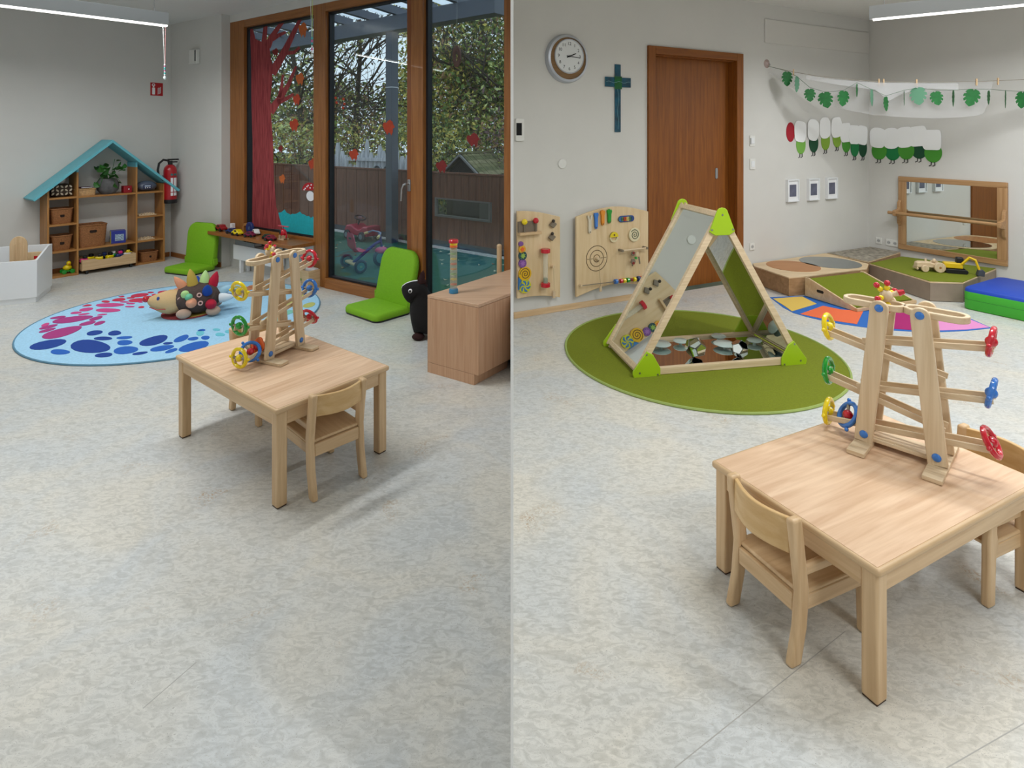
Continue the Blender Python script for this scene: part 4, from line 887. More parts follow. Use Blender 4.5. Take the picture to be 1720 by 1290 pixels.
lv = [(515, 49, 8, 13, 'o', 'orange paper leaf at the top of the left pane'), (464, 87, 5.5, 7, 'd', 'dark red paper leaf beside the painted tree crown'), (504, 132, 7.5, 11, 'o', 'orange paper leaf in the middle of left pane by mullion'), (496, 167, 6.5, 10, 'r', 'red-orange paper leaf at the tip of lower painted branch'), (489, 210, 8, 11, 'r', 'rust paper leaf beside the painted trunk'), (464, 250, 4, 6, 'd', 'tiny dark red paper leaf beside the painted trunk'), (515, 276, 6.5, 10, 'r', 'brown-red paper leaf above the toadstool'), (464, 301, 5, 8, 'o', 'small orange paper leaf close to painted trunk'), (648, 214, 10, 13, 'r', 'bright rust paper leaf high on the middle pane'), (585, 260, 8, 10, 'r', 'orange-red paper leaf in front of the grey stakes'), (787, 235, 11, 12, 'd', 'dark red paper leaf high on the right pane'), (728, 280, 9.5, 11, 'd', 'dark red paper leaf beside the playhouse roof'), (838, 320, 9, 13, 'd', 'dark red paper leaf at the right pane edge')]
for x, y, hw, hh, c, lb in lv:
    t, u_, z_ = on_glass('paper_leaf', lb, 'paper leaf', x, y, 'paper leaves on the windows')
    pts = [rl(x+hw*a, y+hh*b) for a, b in leafo]; M().prism(pts, -.0018, -.0002, 'Y').build('leaf', CL[c], t, smooth=False)
t, u_, z_ = on_glass('paper_toadstool', 'red toadstool with white dots stuck on the left pane', 'paper toadstool', 508, 321)
M().prism([rl(508+12*cos(a), 320-13*sin(a)) for a in [pi*i/14 for i in range(15)]], -.002, -.0004, 'Y').build('cap', P('toadstool_red', (178, 18, 30), .7), t)
M().prism([rl(508.5+6.5*cos(a), 330-8.5*sin(a)) for a in [2*pi*i/20 for i in range(20)]], -.003, -.002, 'Y').build('stem', PAPER, t)
for dx, dy in ((-7, -3), (-2, -8), (3, -9), (7, -4), (1, -4), (-4, -6), (9, -1), (-9, -1)): M().prism([rl(508+dx+1.1*cos(a), 320+dy+1.3*sin(a)) for a in [2*pi*i/8 for i in range(8)]], -.003, -.002, 'Y').build('dot', PAPER, t)
t, u_, z_ = on_glass('dot_sticker', 'small cluster of orange dots on the middle pane', 'sticker', 571, 172)
for k, (dx, dy) in enumerate(((-8, -8), (-4, -2), (-7, 0), (2, 4), (6, 2), (0, -10), (5, -6), (8, 7), (3, 9))): M().prism([rl(571+dx+2.2*cos(a), 172+dy+2.4*sin(a)) for a in [2*pi*i/8 for i in range(8)]], -.0015, 0, 'Y').build('dot', CL['r'] if k % 2 == 0 else P('dot_grey', (90, 84, 96), .7), t)
u_, z_ = WIN.uz(ULl(771, 92), 92); t = thing('paper_ring', 'brown-red paper ring hanging on a thread outside right pane', 'ring', WIN.w(u_, z_, .13), WIN.a)
m = M(); m.ring(circ(0, 0, .045, 24, .1), circ(0, 0, .018, 24, .05), -.01, .01, 'Y'); m.build('ring', P('ring_brown', (122, 74, 70), .7), t); M().cyl((0, 0, .1), (.01, 0, 1.0), .0012, n=5).build('thread', PAPER, t)

# ------------------------------------------------------------------ terrace
TERR = P('green_rubber_terrace', (42, 100, 84), .8, var=.15, scale=25, bump=.15)
f0, f1 = G(544, 380), G(842, 428); FN = Wall(f0, f1-f0)
far = lambda u, o=0: FN.w(u, 0, o).to_2d()
tp_ = [WIN.w(t0-3.5, 0, .1).to_2d(), WIN.w(LWN+.0, 0, .1).to_2d(), Vector((-.01, 5.3)), far(FN.u_of(859)+.0, -.16), far(-5, -.16)]
struct(M().prism([tuple(p) for p in tp_], -.06, -.015).build('terrace_floor', TERR, smooth=False))
struct(M().prism([tuple(p) for p in (far(-5, -.16), far(FN.u_of(859), -.16), far(FN.u_of(859), -.03), far(-5, -.03))], -.06, -.008).build('gravel_strip', P('white_gravel', (220, 220, 216), .9, var=.4, scale=60, bump=.8), smooth=False))
struct(M().bx(-60, 40, 4.9, 60, -.3, -.065).build('ground', P('garden_ground', (92, 92, 58), .95, var=.4, scale=3)))
FB = WOOD('brown_fence_stain', (104, 60, 44), (136, 84, 60), 'Z', 30, .7)
fence = thing('board_fence', 'dark brown board fence around the terrace with small window', 'fence', FN.w(0, 0), FN.a)
fw0, fz1 = FN.uz(731, 322); fw1, fz0 = FN.uz(824, 353); fz1 = .70; fz0 = .42
uend_f = FN.u_of(859)-.0
u = -4.6; bw = .142; k = 0
pm = {}
while u < uend_f-.001:
    ub_ = min(u+bw-.006, uend_f)
    if ub_ > fw0 and u < fw1:
        M().bx(u, ub_, 0, .03, -.05, fz0).build('plank', FB, fence, smooth=False); M().bx(u, ub_, 0, .03, fz1, 1.055).build('plank', FB, fence, smooth=False)
    elif ub_-u > .13:
        if 'p' not in pm: pm['p'] = M().bx(0, bw-.006, 0, .03, -.05, 1.055).build('plank', FB, fence, smooth=False); c = pm['p']
        else: c = pm['p'].copy(); COL.objects.link(c); c.parent = fence
        c.location = (u, .004*(k % 2), 0)
    else: M().bx(u, ub_, 0, .03, -.05, 1.055).build('plank', FB, fence, smooth=False)
    u += bw; k += 1
M().bx(-4.6, uend_f, -.012, .045, 1.055, 1.085).build('cap_rail', FB, fence, .004)
M().bx(-4.6, uend_f, -.02, -.0, -.05, .07).build('kick_board', P('fence_base_grey', (70, 72, 76), .7), fence)
M().ring([(fw0, fz0), (fw1, fz0), (fw1, fz1), (fw0, fz1)], [(fw0+.03, fz0+.03), (fw1-.03, fz0+.03), (fw1-.03, fz1-.02), (fw0+.03, fz1-.02)], -.012, .035, 'Y').build('window_frame', P('fence_window_frame', (120, 112, 108), .6), fence)
M().bx(fw0+.03, fw1-.03, .01, .018, fz0+.03, fz1-.02).build('window_pane', GLASS, fence)
m = M()
for k in range(30):
    a = random.uniform(fw0+.1, fw1-.1)
# fallen leaves (uncountable litter)
lit = M(); rl_ = random.Random(11)
for k in range(190):
    a, b = rl_.random(), rl_.random()**.8
    p = tp_[0].lerp(tp_[1], a).lerp(tp_[4].lerp(tp_[3], a), b); r = rl_.uniform(.02, .045); an = rl_.uniform(0, 6.3); lit.cur = rl_.choice((0, 0, 1))
    lit.add([(p.x+r*cos(an+j*pi/2)*(1 if j % 2 else .6), p.y+r*sin(an+j*pi/2)*(1 if j % 2 else .6), -.012+(.012 if j % 2 else 0)) for j in range(4)], [(0, 1, 2, 3)])
o = lit.build('fallen_leaves', [P('pale_fallen_leaf', (196, 200, 170), .8), P('brown_fallen_leaf', (150, 100, 60), .8)], smooth=False); o['kind'] = 'stuff'; tag(o, 'pale fallen leaves scattered on the green terrace', 'leaves')
# pergola
PG = P('pergola_grey', (92, 98, 110), .5)
pu = FN.u_of(678)
per = thing('pergola', 'grey metal pergola with glass roof over the terrace', 'pergola', FN.w(0, 0), FN.a)
M().bx(pu-.07, pu+.07, -.3, -.17, -.05, 3.2).build('post', PG, per, .004)
M().bx(-5, uend_f, -.36, -.14, 3.2, 3.43).build('front_beam', PG, per, .006)
for z in (2.35,): M().bx(pu-.075, pu+.075, -.305, -.165, z, z+.015).build('clamp', STEEL, per)
dist = (FN.p-WIN.p).dot(WIN.n)
iv = Matrix.Rotation(-FN.a, 4, 'Z')
def toF(v): return iv @ (Vector((v[0], v[1], v[2]))-Vector((FN.p.x, FN.p.y, 0)))
r_us = [x for x in [-3.2+.62*i for i in range(14)] if x < LWN]
for u in r_us:
    a = toF(WIN.w(u, 3.62, .2)); b = toF(WIN.w(u, 3.48, dist-.25)); M().bar(a, b, .08, .12).build('rafter', PG, per)
RG, nt_, b_ = _new('milky_roof_glass')
tl_ = nt_.nodes.new('ShaderNodeBsdfTranslucent'); tl_.inputs[0].default_value = (.92, .95, 1, 1); tr_ = nt_.nodes.new('ShaderNodeBsdfTransparent'); mx_ = nt_.nodes.new('ShaderNodeMixShader'); mx_.inputs[0].default_value = .75
nt_.links.new(tr_.outputs[0], mx_.inputs[1]); nt_.links.new(tl_.outputs[0], mx_.inputs[2]); nt_.links.new(mx_.outputs[0], nt_.nodes['Material Output'].inputs[0])
for u, v in zip(r_us[:-1], r_us[1:]):
    q4 = [toF(WIN.w(*p)) for p in ((u+.04, 3.69, .2), (v-.04, 3.69, .2), (v-.04, 3.55, dist-.15), (u+.04, 3.55, dist-.15))]
    M().add(q4+[p+Vector((0, 0, .01)) for p in q4], [(0, 1, 2, 3), (4, 7, 6, 5), (0, 4, 5, 1), (1, 5, 6, 2), (2, 6, 7, 3), (3, 7, 4, 0)]).build('roof_pane', RG, per, smooth=False)
# tricycle
def rot_thing(name, label, cat, p, a): return thing(name, label, cat, p, a)
ra, rb = G(576, 448, -.015), G(612, 460, -.015); rc = (ra+rb)/2; fw = G(641, 447, -.015); dv = fw-rc
tri = thing('tricycle', 'pink and blue children\'s tricycle on the terrace', 'tricycle', (rc.x, rc.y, -.014), atan2(dv.y, dv.x))
FL = .36; TB = P('trike_blue', (44, 62, 150), .4); TP = P('trike_pink', (206, 84, 120), .4); TC = P('trike_cream', (222, 206, 150), .5); TW = P('trike_tyre', (30, 60, 84), .6); TH = P('trike_hub', (70, 150, 160), .5)
for y in (-.22, .22):
    M().tor((0, y, .082), .062, .02, 'Y', 22, 8).build('rear_tyre', TW, tri); M().cyl((0, y-.014, .082), (0, y+.014, .082), .052, n=18).build('rear_hub', TH, tri); M().cyl((0, y-.02, .082), (0, y+.02, .082), .014, n=10).build('hub_cap', P('hub_green', (130, 200, 170), .5), tri)
M().prism(rrect(-.04, .04, -.19, .19, .02), .07, .095).build('rear_deck', TC, tri, .006)
M().tor((FL, 0, .11), .085, .024, 'Y', 24, 8).build('front_tyre', TW, tri); M().cyl((FL, -.018, .11), (FL, .018, .11), .072, n=20).build('front_hub', TH, tri)
M().cyl((FL, -.1, .11), (FL, .1, .11), .008, n=8).build('pedal_axle', STEEL, tri)
for s in (-1, 1): M().box((FL, s*.1, .11), (.05, .05, .018)).build('pedal', P('pedal_white', (210, 210, 220), .5), tri, .004)
M().tube([(.0, 0, .09), (.1, 0, .16), (.2, 0, .235), (.29, 0, .29), (FL-.02, 0, .31)], .02, 8).build('frame', TB, tri)
M().sph((FL, 0, .2), (.08, .045, .045), 16, 8).build('mudguard', P('trike_light_pink', (230, 130, 170), .4), tri)
M().tube([(FL+.01, 0, .2), (FL-.01, 0, .36), (FL-.03, 0, .42)], .016, 8).build('steering_post', TB, tri)
M().tube([(FL-.1, -.17, .41), (FL-.06, -.12, .435), (FL-.03, 0, .43), (FL-.06, .12, .435), (FL-.1, .17, .41)], .01, 8).build('handlebar', P('trike_lilac', (130, 150, 190), .4), tri)
for s in (-1, 1): M().tube([(FL-.1, s*.165, .41), (FL-.135, s*.2, .395)], .017, 8).build('grip', TC, tri)
rings = []
for x, z, hw in ((.12, .225, .10), (.07, .215, .12), (.02, .225, .13), (-.01, .26, .13), (-.025, .36, .12), (-.03, .42, .09), (-.03, .44, .05)): rings.append([Vector((x, -hw, z+.015)), Vector((x, 0, z-.012)), Vector((x, hw, z+.015)), Vector((x-.012, hw, z+.022)), Vector((x-.012, 0, z+.012)), Vector((x-.012, -hw, z+.022))])
M().loft(rings).build('seat', TP, tri, ang=60)
M().prism(stadium(-.04, .04, .012), -.0445, -.0435, 'X').build('seat_hole', P('hole_teal', (60, 110, 110), .6), tri).location = (0, 0, .39)
# ride-on car
c0, c1 = G(582, 401, -.015), G(618, 408, -.015); dv = (c1-c0); ca = atan2(dv.y, dv.x)
car = thing('ride_on_car', 'red ride-on toy car on the terrace by the fence', 'ride-on car', ((c0.x+c1.x)/2+.04, (c0.y+c1.y)/2+.14, -.014), ca)
CRd = P('ride_on_red', (186, 34, 66), .4)
prof = [(-.27, .08), (-.28, .17), (-.24, .22), (-.12, .235), (-.04, .20), (.06, .17), (.14, .19), (.2, .235), (.30, .235), (.31, .17), (.30, .08)]
M().loft([[Vector((x, y, .08+(z-.08)*k)) for x, z in prof] for y, k in ((-.13, .85), (-.115, .97), (-.07, 1), (.07, 1), (.115, .97), (.13, .85))]).build('body', CRd, car, .01)
for x in (-.19, .19):
    for y in (-.135, .135): M().cyl((x, y-.025, .075), (x, y+.025, .075), .075, n=20).build('wheel', P('ride_on_tyre', (40, 46, 54), .6), car, .008); M().cyl((x, y-.03, .075), (x, y+.03, .075), .04, n=14).build('hub', P('ride_on_hub', (130, 140, 150), .4), car)
M().cyl((-.1, 0, .22), (-.05, 0, .32), .012, n=8).build('steering_column', BLACK, car)
st = M().tor((0, 0, 0), .085, .012, 'Z', 24, 8).build('steering_wheel', P('steering_dark', (66, 34, 40), .5), car); st.location = (-.045, 0, .335); st.rotation_euler = (0, .35, 0)
M().lathe([(0, -.01), (.03, -.01), (.03, .012), (0, .012)], n=12).build('horn', P('horn_pink', (150, 110, 120), .5), st)
# grey stakes
GS = WOOD('weathered_stake', (186, 188, 194), (232, 234, 240), 'Z', 25, .8)
sf = Wall(D(548, 282, 12.2), D(668, 284, 11.2)-D(548, 282, 12.2)); stk = thing('stake_fence', 'weathered grey palisade of pointed stakes behind the board fence', 'fence', sf.p.to_3d(), sf.a)
rs = random.Random(2); x = 0; kk = 0
hts = [1.15, 1.1, 1.3, 1.55, 1.38, 1.3, 1.12, 1.1, 1.35, 1.4, 1.62, 1.36, 1.3, 1.5, 1.4, 1.28, 1.3, 1.46, 1.3, 1.32]
for k, hgt in enumerate(hts):
    r = rs.uniform(.045, .062); ln = rs.uniform(-.02, .02)
    M().loft([[Vector((x+ln*f+r*kf*cos(2*pi*i/8), r*kf*sin(2*pi*i/8), f*hgt-.07)) for i in range(8)] for f, kf in ((0, 1), (.5, .96), (.93, .9), (1, .55))]).build('stake', GS, stk)
    x += r*2+.008
M().bx(.7, 1.75, -.075, -.05, 1.12, 1.19).build('cross_rail', GS, stk)
for k, (xp, yp) in enumerate(((635, 277), (652, 276))):
    q = D(xp, 289, 10.9); t = thing('round_board', ['grey round-topped board behind the fence, left one', 'grey round-topped board behind the fence, right one'][k], 'board', (q.x, q.y, -.065), FN.a)
    M().prism([(-.10, 0), (.10, 0), (.10, 1.04)]+[(.10*cos(a), 1.04+.09*sin(a)) for a in [pi*i/10 for i in range(1, 10)]]+[(-.10, 1.04)], -.015, .015, 'Y').build('board', P('board_grey_dark', (74, 78, 84), .7), t)
    M().tube([(.10, -.016, .9)]+[(.10*cos(a), -.016, 1.04+.09*sin(a)) for a in [pi*i/10 for i in range(11)]]+[(-.10, -.016, .9)], .012, 6).build('edge_trim', P('board_grey_light', (150, 158, 166), .6), t)
# playhouse behind the fence
ph = D(772, 292, 10.4); house = thing('playhouse', 'wooden playhouse with mossy shingle roof behind the board fence', 'playhouse', (ph.x, ph.y, -.065), FN.a+radians(8))
PWD = WOOD('playhouse_wood', (60, 52, 44), (84, 74, 62), 'Z', 20, .8)
hw_, dpt = .45, 1.1
M().bx(-hw_*.8, hw_*.8, .1, dpt, 0, 1.0).build('walls', PWD, house)
apx = 1.36; eav = .97
SHG = [P('mossy_shingle_%d' % i, c, .9, var=.3, scale=12) for i, c in enumerate(((122, 120, 84), (140, 134, 100), (104, 106, 70)))]
M().prism([(-hw_*.78, 1.0), (hw_*.78, 1.0), (0, apx-.05)], .12, .15, 'Y').build('gable', P('gable_dark', (34, 36, 40), .8), house)
for s in (-1, 1):
    sl = Vector((s*hw_, 0, eav-apx)); nrm = Vector((s*(apx-eav), 0, hw_)).normalized()
    M().bar(Vector((0, .0, apx-.02)), Vector((0, .0, apx-.02))+sl, .05, .03, (0, 1, 0)).build('barge_board', P('barge_grey', (140, 140, 138), .7), house)
    for i in range(6):
        for j in range(8):
            p = Vector((0, .02+dpt*(j+.5)/8, apx))+sl*((i+.5)/6)+nrm*(.012+.004*((i*3+j) % 3))
            R = Matrix((Vector((0, 1, 0)), sl.normalized(), nrm)).transposed()
            M().box(p, (dpt/8-.006, sl.length/6+.015, .012), R).build('shingle', SHG[(i*5+j*3) % 3], house, smooth=False)
M().bx(-.05, .05, 0, dpt+.04, apx+.005, apx+.035).build('ridge_board', SHG[0], house)

# trees and shrubs of the garden
LM = [P('leaf_olive', (158, 162, 78), .8), P('leaf_yellow', (232, 214, 110), .8), P('leaf_green', (112, 142, 72), .8), P('leaf_brown', (160, 124, 88), .8), P('leaf_pale', (214, 224, 150), .8), P('leaf_mauve', (126, 100, 102), .8), P('leaf_dark', (72, 84, 50), .8)]
BARK = P('bark', (74, 66, 58), .9, var=.3, scale=20, bump=.4)
def leaves(rng, n, c, r, size, pal, hollow=.35):
    m = M()
    for _ in range(n):
        while True:
            p = Vector((rng.uniform(-1, 1), rng.uniform(-1, 1), rng.uniform(-1, 1)))
            if hollow < p.length < 1: break
        q = Vector((c[0]+p.x*r[0], c[1]+p.y*r[1], c[2]+p.z*r[2])); s = size*rng.uniform(.6, 1.3)
        a = Vector((rng.gauss(0, 1), rng.gauss(0, 1), rng.gauss(0, 1))).normalized(); b = a.cross(Vector((rng.gauss(0, 1), rng.gauss(0, 1), rng.gauss(0, 1)))).normalized()
        m.cur = rng.choice(pal); m.add([q-a*s, q+b*s*.45, q+a*s, q-b*s*.45], [(0, 1, 2, 3)])
    return m
def tree(label, x, y, h, blobs, n, pal, seed, size=.075, bare=0, trunk=.09, name='garden_tree'):
    rng = random.Random(seed); t = thing(name, label, 'tree' if h > 2.2 else 'shrub', (x, y, -.065), 0, 'trees and shrubs beyond the terrace')
    m = M(); m.tube([(0, 0, 0), (.1*rng.uniform(-1, 1), .05, h*.35), (.2*rng.uniform(-1, 1), 0, h*.7), (.25*rng.uniform(-1, 1), 0, h)], [trunk, trunk*.8, trunk*.5, trunk*.15], 8)
    def br(p, d, l, r, dep):
        q = p+d*l*.5+Vector((rng.uniform(-.1, .1), rng.uniform(-.1, .1), rng.uniform(0, .1)))*l; e = p+d*l+Vector((rng.uniform(-.15, .15), rng.uniform(-.15, .15), rng.uniform(-.1, .2)))*l
        m.tube([p, q, e], [r, r*.7, r*.3], 5)
        if dep > 0:
            for _ in range(4):
                f = rng.uniform(.35, 1); b0 = p.lerp(e, f); nd = (d+Vector((rng.uniform(-1, 1), rng.uniform(-.8, .8), rng.uniform(-.5, .9)))*.9).normalized(); br(b0, nd, l*rng.uniform(.4, .65), r*.5, dep-1)
    for k in range(5+bare):
        a = rng.uniform(0, 6.28); z = h*rng.uniform(.25, .8); br(Vector((0, 0, z)), Vector((cos(a), sin(a)*.6, rng.uniform(.2, .9))).normalized(), h*rng.uniform(.22, .36), trunk*.4, 2 if bare else 1)
    m.build('trunk', BARK, t)
    lm = M()
    for c, r, f in blobs:
        l = leaves(rng, int(n*f), c, r, size, range(len(pal))); k = len(lm.v); lm.v += l.v; lm.f += [[i+k for i in q] for q in l.f]; lm.mi += l.mi
    lm.build('crown', [LM[i] for i in pal], t, smooth=False)
def GX(px, Y): return (px-860)*Y/F
tree('bare grey branching tree behind the sky gap', GX(600, 14), 14, 5.2, [((-.3, 0, 3.6), (1.5, .8, 1.2), .5), ((.2, 0, 2.2), (1.6, .8, .9), .5)], 900, (3, 5, 0), 21, .05, 7)
tree('grey twiggy tree behind the left pane', GX(500, 13.5), 13.5, 5.5, [((0, 0, 3.9), (1.6, .9, 1.5), .5), ((0, 0, 2.4), (1.5, .9, 1.0), .5)], 2600, (6, 3, 0, 4), 22, .055, 6)
tree('yellowing tree right of the sky gap', GX(715, 14), 14, 5.8, [((-.1, 0, 4.2), (.75, .8, 1.5), .5), ((.1, 0, 2.4), (1.2, .9, 1.2), .5)], 3600, (0, 1, 2, 1, 4), 23, .06, 3)
tree('tall olive green tree at the right pane', GX(800, 13), 13, 6.0, [((0, 0, 4.3), (1.5, .9, 1.6), .5), ((0, 0, 2.4), (1.4, .9, 1.1), .5)], 6200, (0, 2, 1, 3, 6), 24, .06, 4)
tree('tall dark tree at the right edge of the window', GX(862, 12.5), 12.5, 6.0, [((0, 0, 4.2), (1.3, .9, 1.7), .5), ((0, 0, 2.3), (1.2, .9, 1.1), .5)], 5200, (2, 0, 6, 5, 4), 25, .06, 4)
tree('dark green tree behind the painted tree', GX(420, 14), 14, 5.5, [((0, 0, 4.0), (1.5, .9, 1.5), .5), ((0, 0, 2.3), (1.6, .9, 1.1), .5)], 3600, (2, 6, 0, 4), 26, .06, 4)
tree('leafy tree far behind the stakes', GX(560, 19), 19, 3.8, [((0, 0, 2.3), (3.0, 1.0, 1.3), 1)], 6000, (0, 3, 2, 5, 6), 27, .08)
tree('leafy tree far behind the playhouse', GX(760, 19), 19, 4.6, [((0, 0, 2.8), (2.4, 1.0, 1.9), 1)], 7000, (0, 1, 2, 3, 6), 28, .08)
tree('tall far tree closing the right side', GX(850, 18), 18, 6.5, [((0, 0, 4.6), (2.2, 1.0, 2.1), 1)], 6500, (0, 2, 6, 3), 29, .08)
shr = [(455, 12.6, 1.0, 'yellow autumn shrub behind the left fence end', (1, 4, 0, 3)), (505, 12.4, 1.0, 'olive autumn shrub left of the stakes', (0, 4, 1, 3)), (560, 13.0, .95, 'dense autumn shrub behind the stakes', (1, 2, 0, 4)), (620, 12.8, .9, 'brownish shrub behind the tall stakes', (3, 5, 0, 1)), (680, 12.4, .9, 'pale green shrub behind the terrace post', (4, 2, 0, 1)), (735, 12.2, .9, 'green shrub left of the playhouse roof', (2, 4, 1, 6)), (800, 12.0, .9, 'pale leafy shrub above the playhouse', (4, 1, 2, 0)), (850, 11.4, .85, 'reddish-brown shrub right of the playhouse', (5, 3, 5, 0))]
for k, (px, Y, r, lb, pal) in enumerate(shr): tree(lb, GX(px, Y), Y, 1.7, [((0, 0, 1.15), (r, .55, 1.0), .65), ((0, 0, .5), (r, .5, .5), .35)], 2300, pal, 40+k, .05, 0, .04, 'garden_shrub')

# ------------------------------------------------------------------ right room: wall A
def aw(name, label, cat, x, y, group=None, off=-.0005): return wthing(name, label, cat, WA, ULr(x, y), y, group, off)
def arel(o, x, y):     # (du, dz) on wall A relative to a thing placed at o
    u, z = WA.uz(ULr(x, y), y); return u-o[0], z-o[1]
# clock
t = aw('wall_clock', 'round wall clock with silver rim and brown inner crescent', 'clock', 934, 99); o0 = WA.uz(ULr(934, 99), 99)
RCk = .225
prof = [(.0, 0), (RCk, 0), (RCk*1.0, .02), (RCk*.95, .045), (RCk*.86, .05), (RCk*.86, .035), (0, .035)]
X90 = Matrix.Rotation(pi/2, 4, 'X')
M().lathe(prof, n=48).build('rim', P('silver_rim', (188, 192, 200), .3, .6), t).matrix_local = X90
M().prism(circ(.0, 0, RCk*.86, 40), -.037, -.034, 'Y').build('crescent', WOOD('clock_brown', (122, 90, 52), (146, 110, 68), 'X', 40, .5), t)
cfx, cfz, cfr = .012, .02, .155
M().prism(circ(cfx, cfz, cfr, 40), -.041, -.036, 'Y').build('dial', P('dial_white', (228, 230, 230), .4), t)
M().tor((cfx, -.041, cfz), cfr, .006, 'Y', 40, 6).build('dial_ring', P('silver_rim', (188, 192, 200)), t)
BK = P('print_black', (22, 22, 24), .6)
for k in range(1, 13):
    a = pi/2-2*pi*k/12; text_mesh('numeral', str(k), .042, BK, t, (cfx+.115*cos(a), -.0415, cfz+.115*sin(a)))
for a, l, wd_ in ((pi/2-2*pi*(2+15.5/60)/12, .075, .009), (pi/2-2*pi*15.8/60, .115, .006)):
    d = Vector((cos(a), 0, sin(a))); c = Vector((cfx, -.0445, cfz)); M().bar(c-d*.03, c+d*l, wd_, .002, (0, 1, 0)).build('hand', BK, t)
    M().bar(c-d*.03, c+d*l, .002, wd_, (0, 1, 0)).build('hand_blade', BK, t)
M().cyl((cfx, -.048, cfz), (cfx, -.041, cfz), .008, n=12).build('hand_hub', BK, t)
# cross
t = aw('glass_cross', 'blue and green fused glass cross on the wall', 'cross', 1030, 165); o0 = WA.uz(ULr(1030, 165), 165)
CB = P('cross_blue', (10, 74, 96), .15, var=.5, scale=12, coat=.5); CG = P('cross_green', (14, 92, 44), .15, var=.4, scale=20, coat=.5)
p = lambda x, y: arel(o0, x, y)
x0, z1 = p(1022, 108); x1, z0 = p(1038, 222); M().bx(x0, x1, -.012, -.002, z0, z1).build('upright', CB, t, .003)
x2, z3 = p(1005.5, 129); x3, z2 = p(1052, 147.5); M().bx(x2, x3, -.014, -.004, z2, z3).build('crossbar', CB, t, .003)
M().bx(x0-.01, x1+.01, -.018, -.012, z2-.02, z3+.01).build('green_square', CG, t, .004)
M().tube([((x0+x1)/2+.006*sin(k*1.3), -.0135, z0+.03+(z2-z0-.05)*k/8) for k in range(9)], .002, 5).build('line_inlay', P('cross_line', (110, 160, 170), .3), t)
M().tube([(x2+.01+(x3-x2-.02)*k/10, -.0187 if 3 < k < 7 else -.0150, (z2+z3)/2+.008*sin(k*1.5)) for k in range(11)], .002, 5).build('line_inlay', P('cross_line', (110, 160, 170)), t)
# small wall plates
t = aw('wall_button', 'round white wall button left of the door', 'button', 942, 275); M().lathe([(0, 0), (.045, 0), (.045, .008), (.04, .013), (0, .015)], n=24).build('disc', WPLAST, t).matrix_local = X90
t = thing('wall_display', 'white wall panel with dark screen beside the partition', 'panel', WA.w(.055, WA.uz(866, 218)[1], -.001), WA.a)
M().prism(rrect(-.04, .045, -.10, .10, .012), -.02, 0, 'Y').build('housing', WPLAST, t, .003); M().bx(-.036, .018, -.0215, -.02, -.05, .06).build('screen', P('screen_black', (12, 14, 18), .15), t)
for k, (x, y, lb) in enumerate(((1265, 236.5, 'upper white light switch right of the door'), (1264, 275.5, 'lower white light switch right of the door'))):
    t = aw('light_switch', lb, 'switch', x, y, 'light switches'); M().prism(rrect(-.042, .042, -.06, .06, .006), -.01, 0, 'Y').build('plate', WPLAST, t, .002); M().prism(rrect(-.026, .026, -.034, .034, .004), -.015, -.01, 'Y').build('rocker', WHITE, t, .002)
    if k == 0: M().bx(-.036, -.029, -.0125, -.01, -.04, .03).build('indicator', P('switch_grey', (120, 120, 122), .5), t)
def socket(wl, x, y, label, n=1):
    t = wthing('wall_socket', label, 'socket', wl, ULr(x, y), y, None, -.0005)
    for k in range(n):
        dx = (k-(n-1)/2)*.075; M().prism(rrect(dx-.037, dx+.037, -.04, .04, .005), -.01, 0, 'Y').build('plate', WPLAST, t, .002); M().prism(circ(dx, 0, .02, 18), -.0115, -.01, 'Y').build('well', P('socket_grey', (178, 178, 176), .5), t)
        for s in (-1, 1): M().prism(circ(dx+s*.009, 0, .003, 8), -.0125, -.0115, 'Y').build('pin_hole', BLACK, t)
socket(WA, 1259, 414, 'white wall socket beside the door casing'); socket(WB, 1466, 404, 'single wide socket plate in the corner above platform', 1); socket(WB, 1487, 408, 'double white socket plate left of the wall mirror', 2)
# picture frames
for k, (x, y) in enumerate(((1328, 320), (1363, 318), (1393.5, 316))):
    t = aw('framed_picture', ['left white picture frame with dark square print', 'middle white picture frame with dark square print', 'right white picture frame with dark square print'][k], 'picture', x, y, 'three white picture frames')
    a, b = .098, .13
    M().ring([(-a, -b), (a, -b), (a, b), (-a, b)], [(-a+.014, -b+.014), (a-.014, -b+.014), (a-.014, b-.014), (-a+.014, b-.014)], -.035, 0, 'Y').build('frame', WHITE, t, .002)
    M().bx(-a+.014, a-.014, -.02, -.012, -b+.014, b-.014).build('mount', PAPER, t); M().bx(-.055, .06, -.0215, -.02, -.07, .07).build('print', P('print_slate', (96, 98, 118), .5, var=.2, scale=15), t)
# flat cover panel near ceiling
t = aw('cover_panel', 'flat white cover panel high on wall near the corner', 'panel', 1386, 62); o0 = WA.uz(ULr(1386, 62), 62); x0, _ = arel(o0, 1294, 62); x1 = LA-.02-o0[0]
M().bx(x0, x1, -.012, 0, -.135, .135).build('panel', P('cover_panel_paint', (215, 212, 206), .8), t, .003)
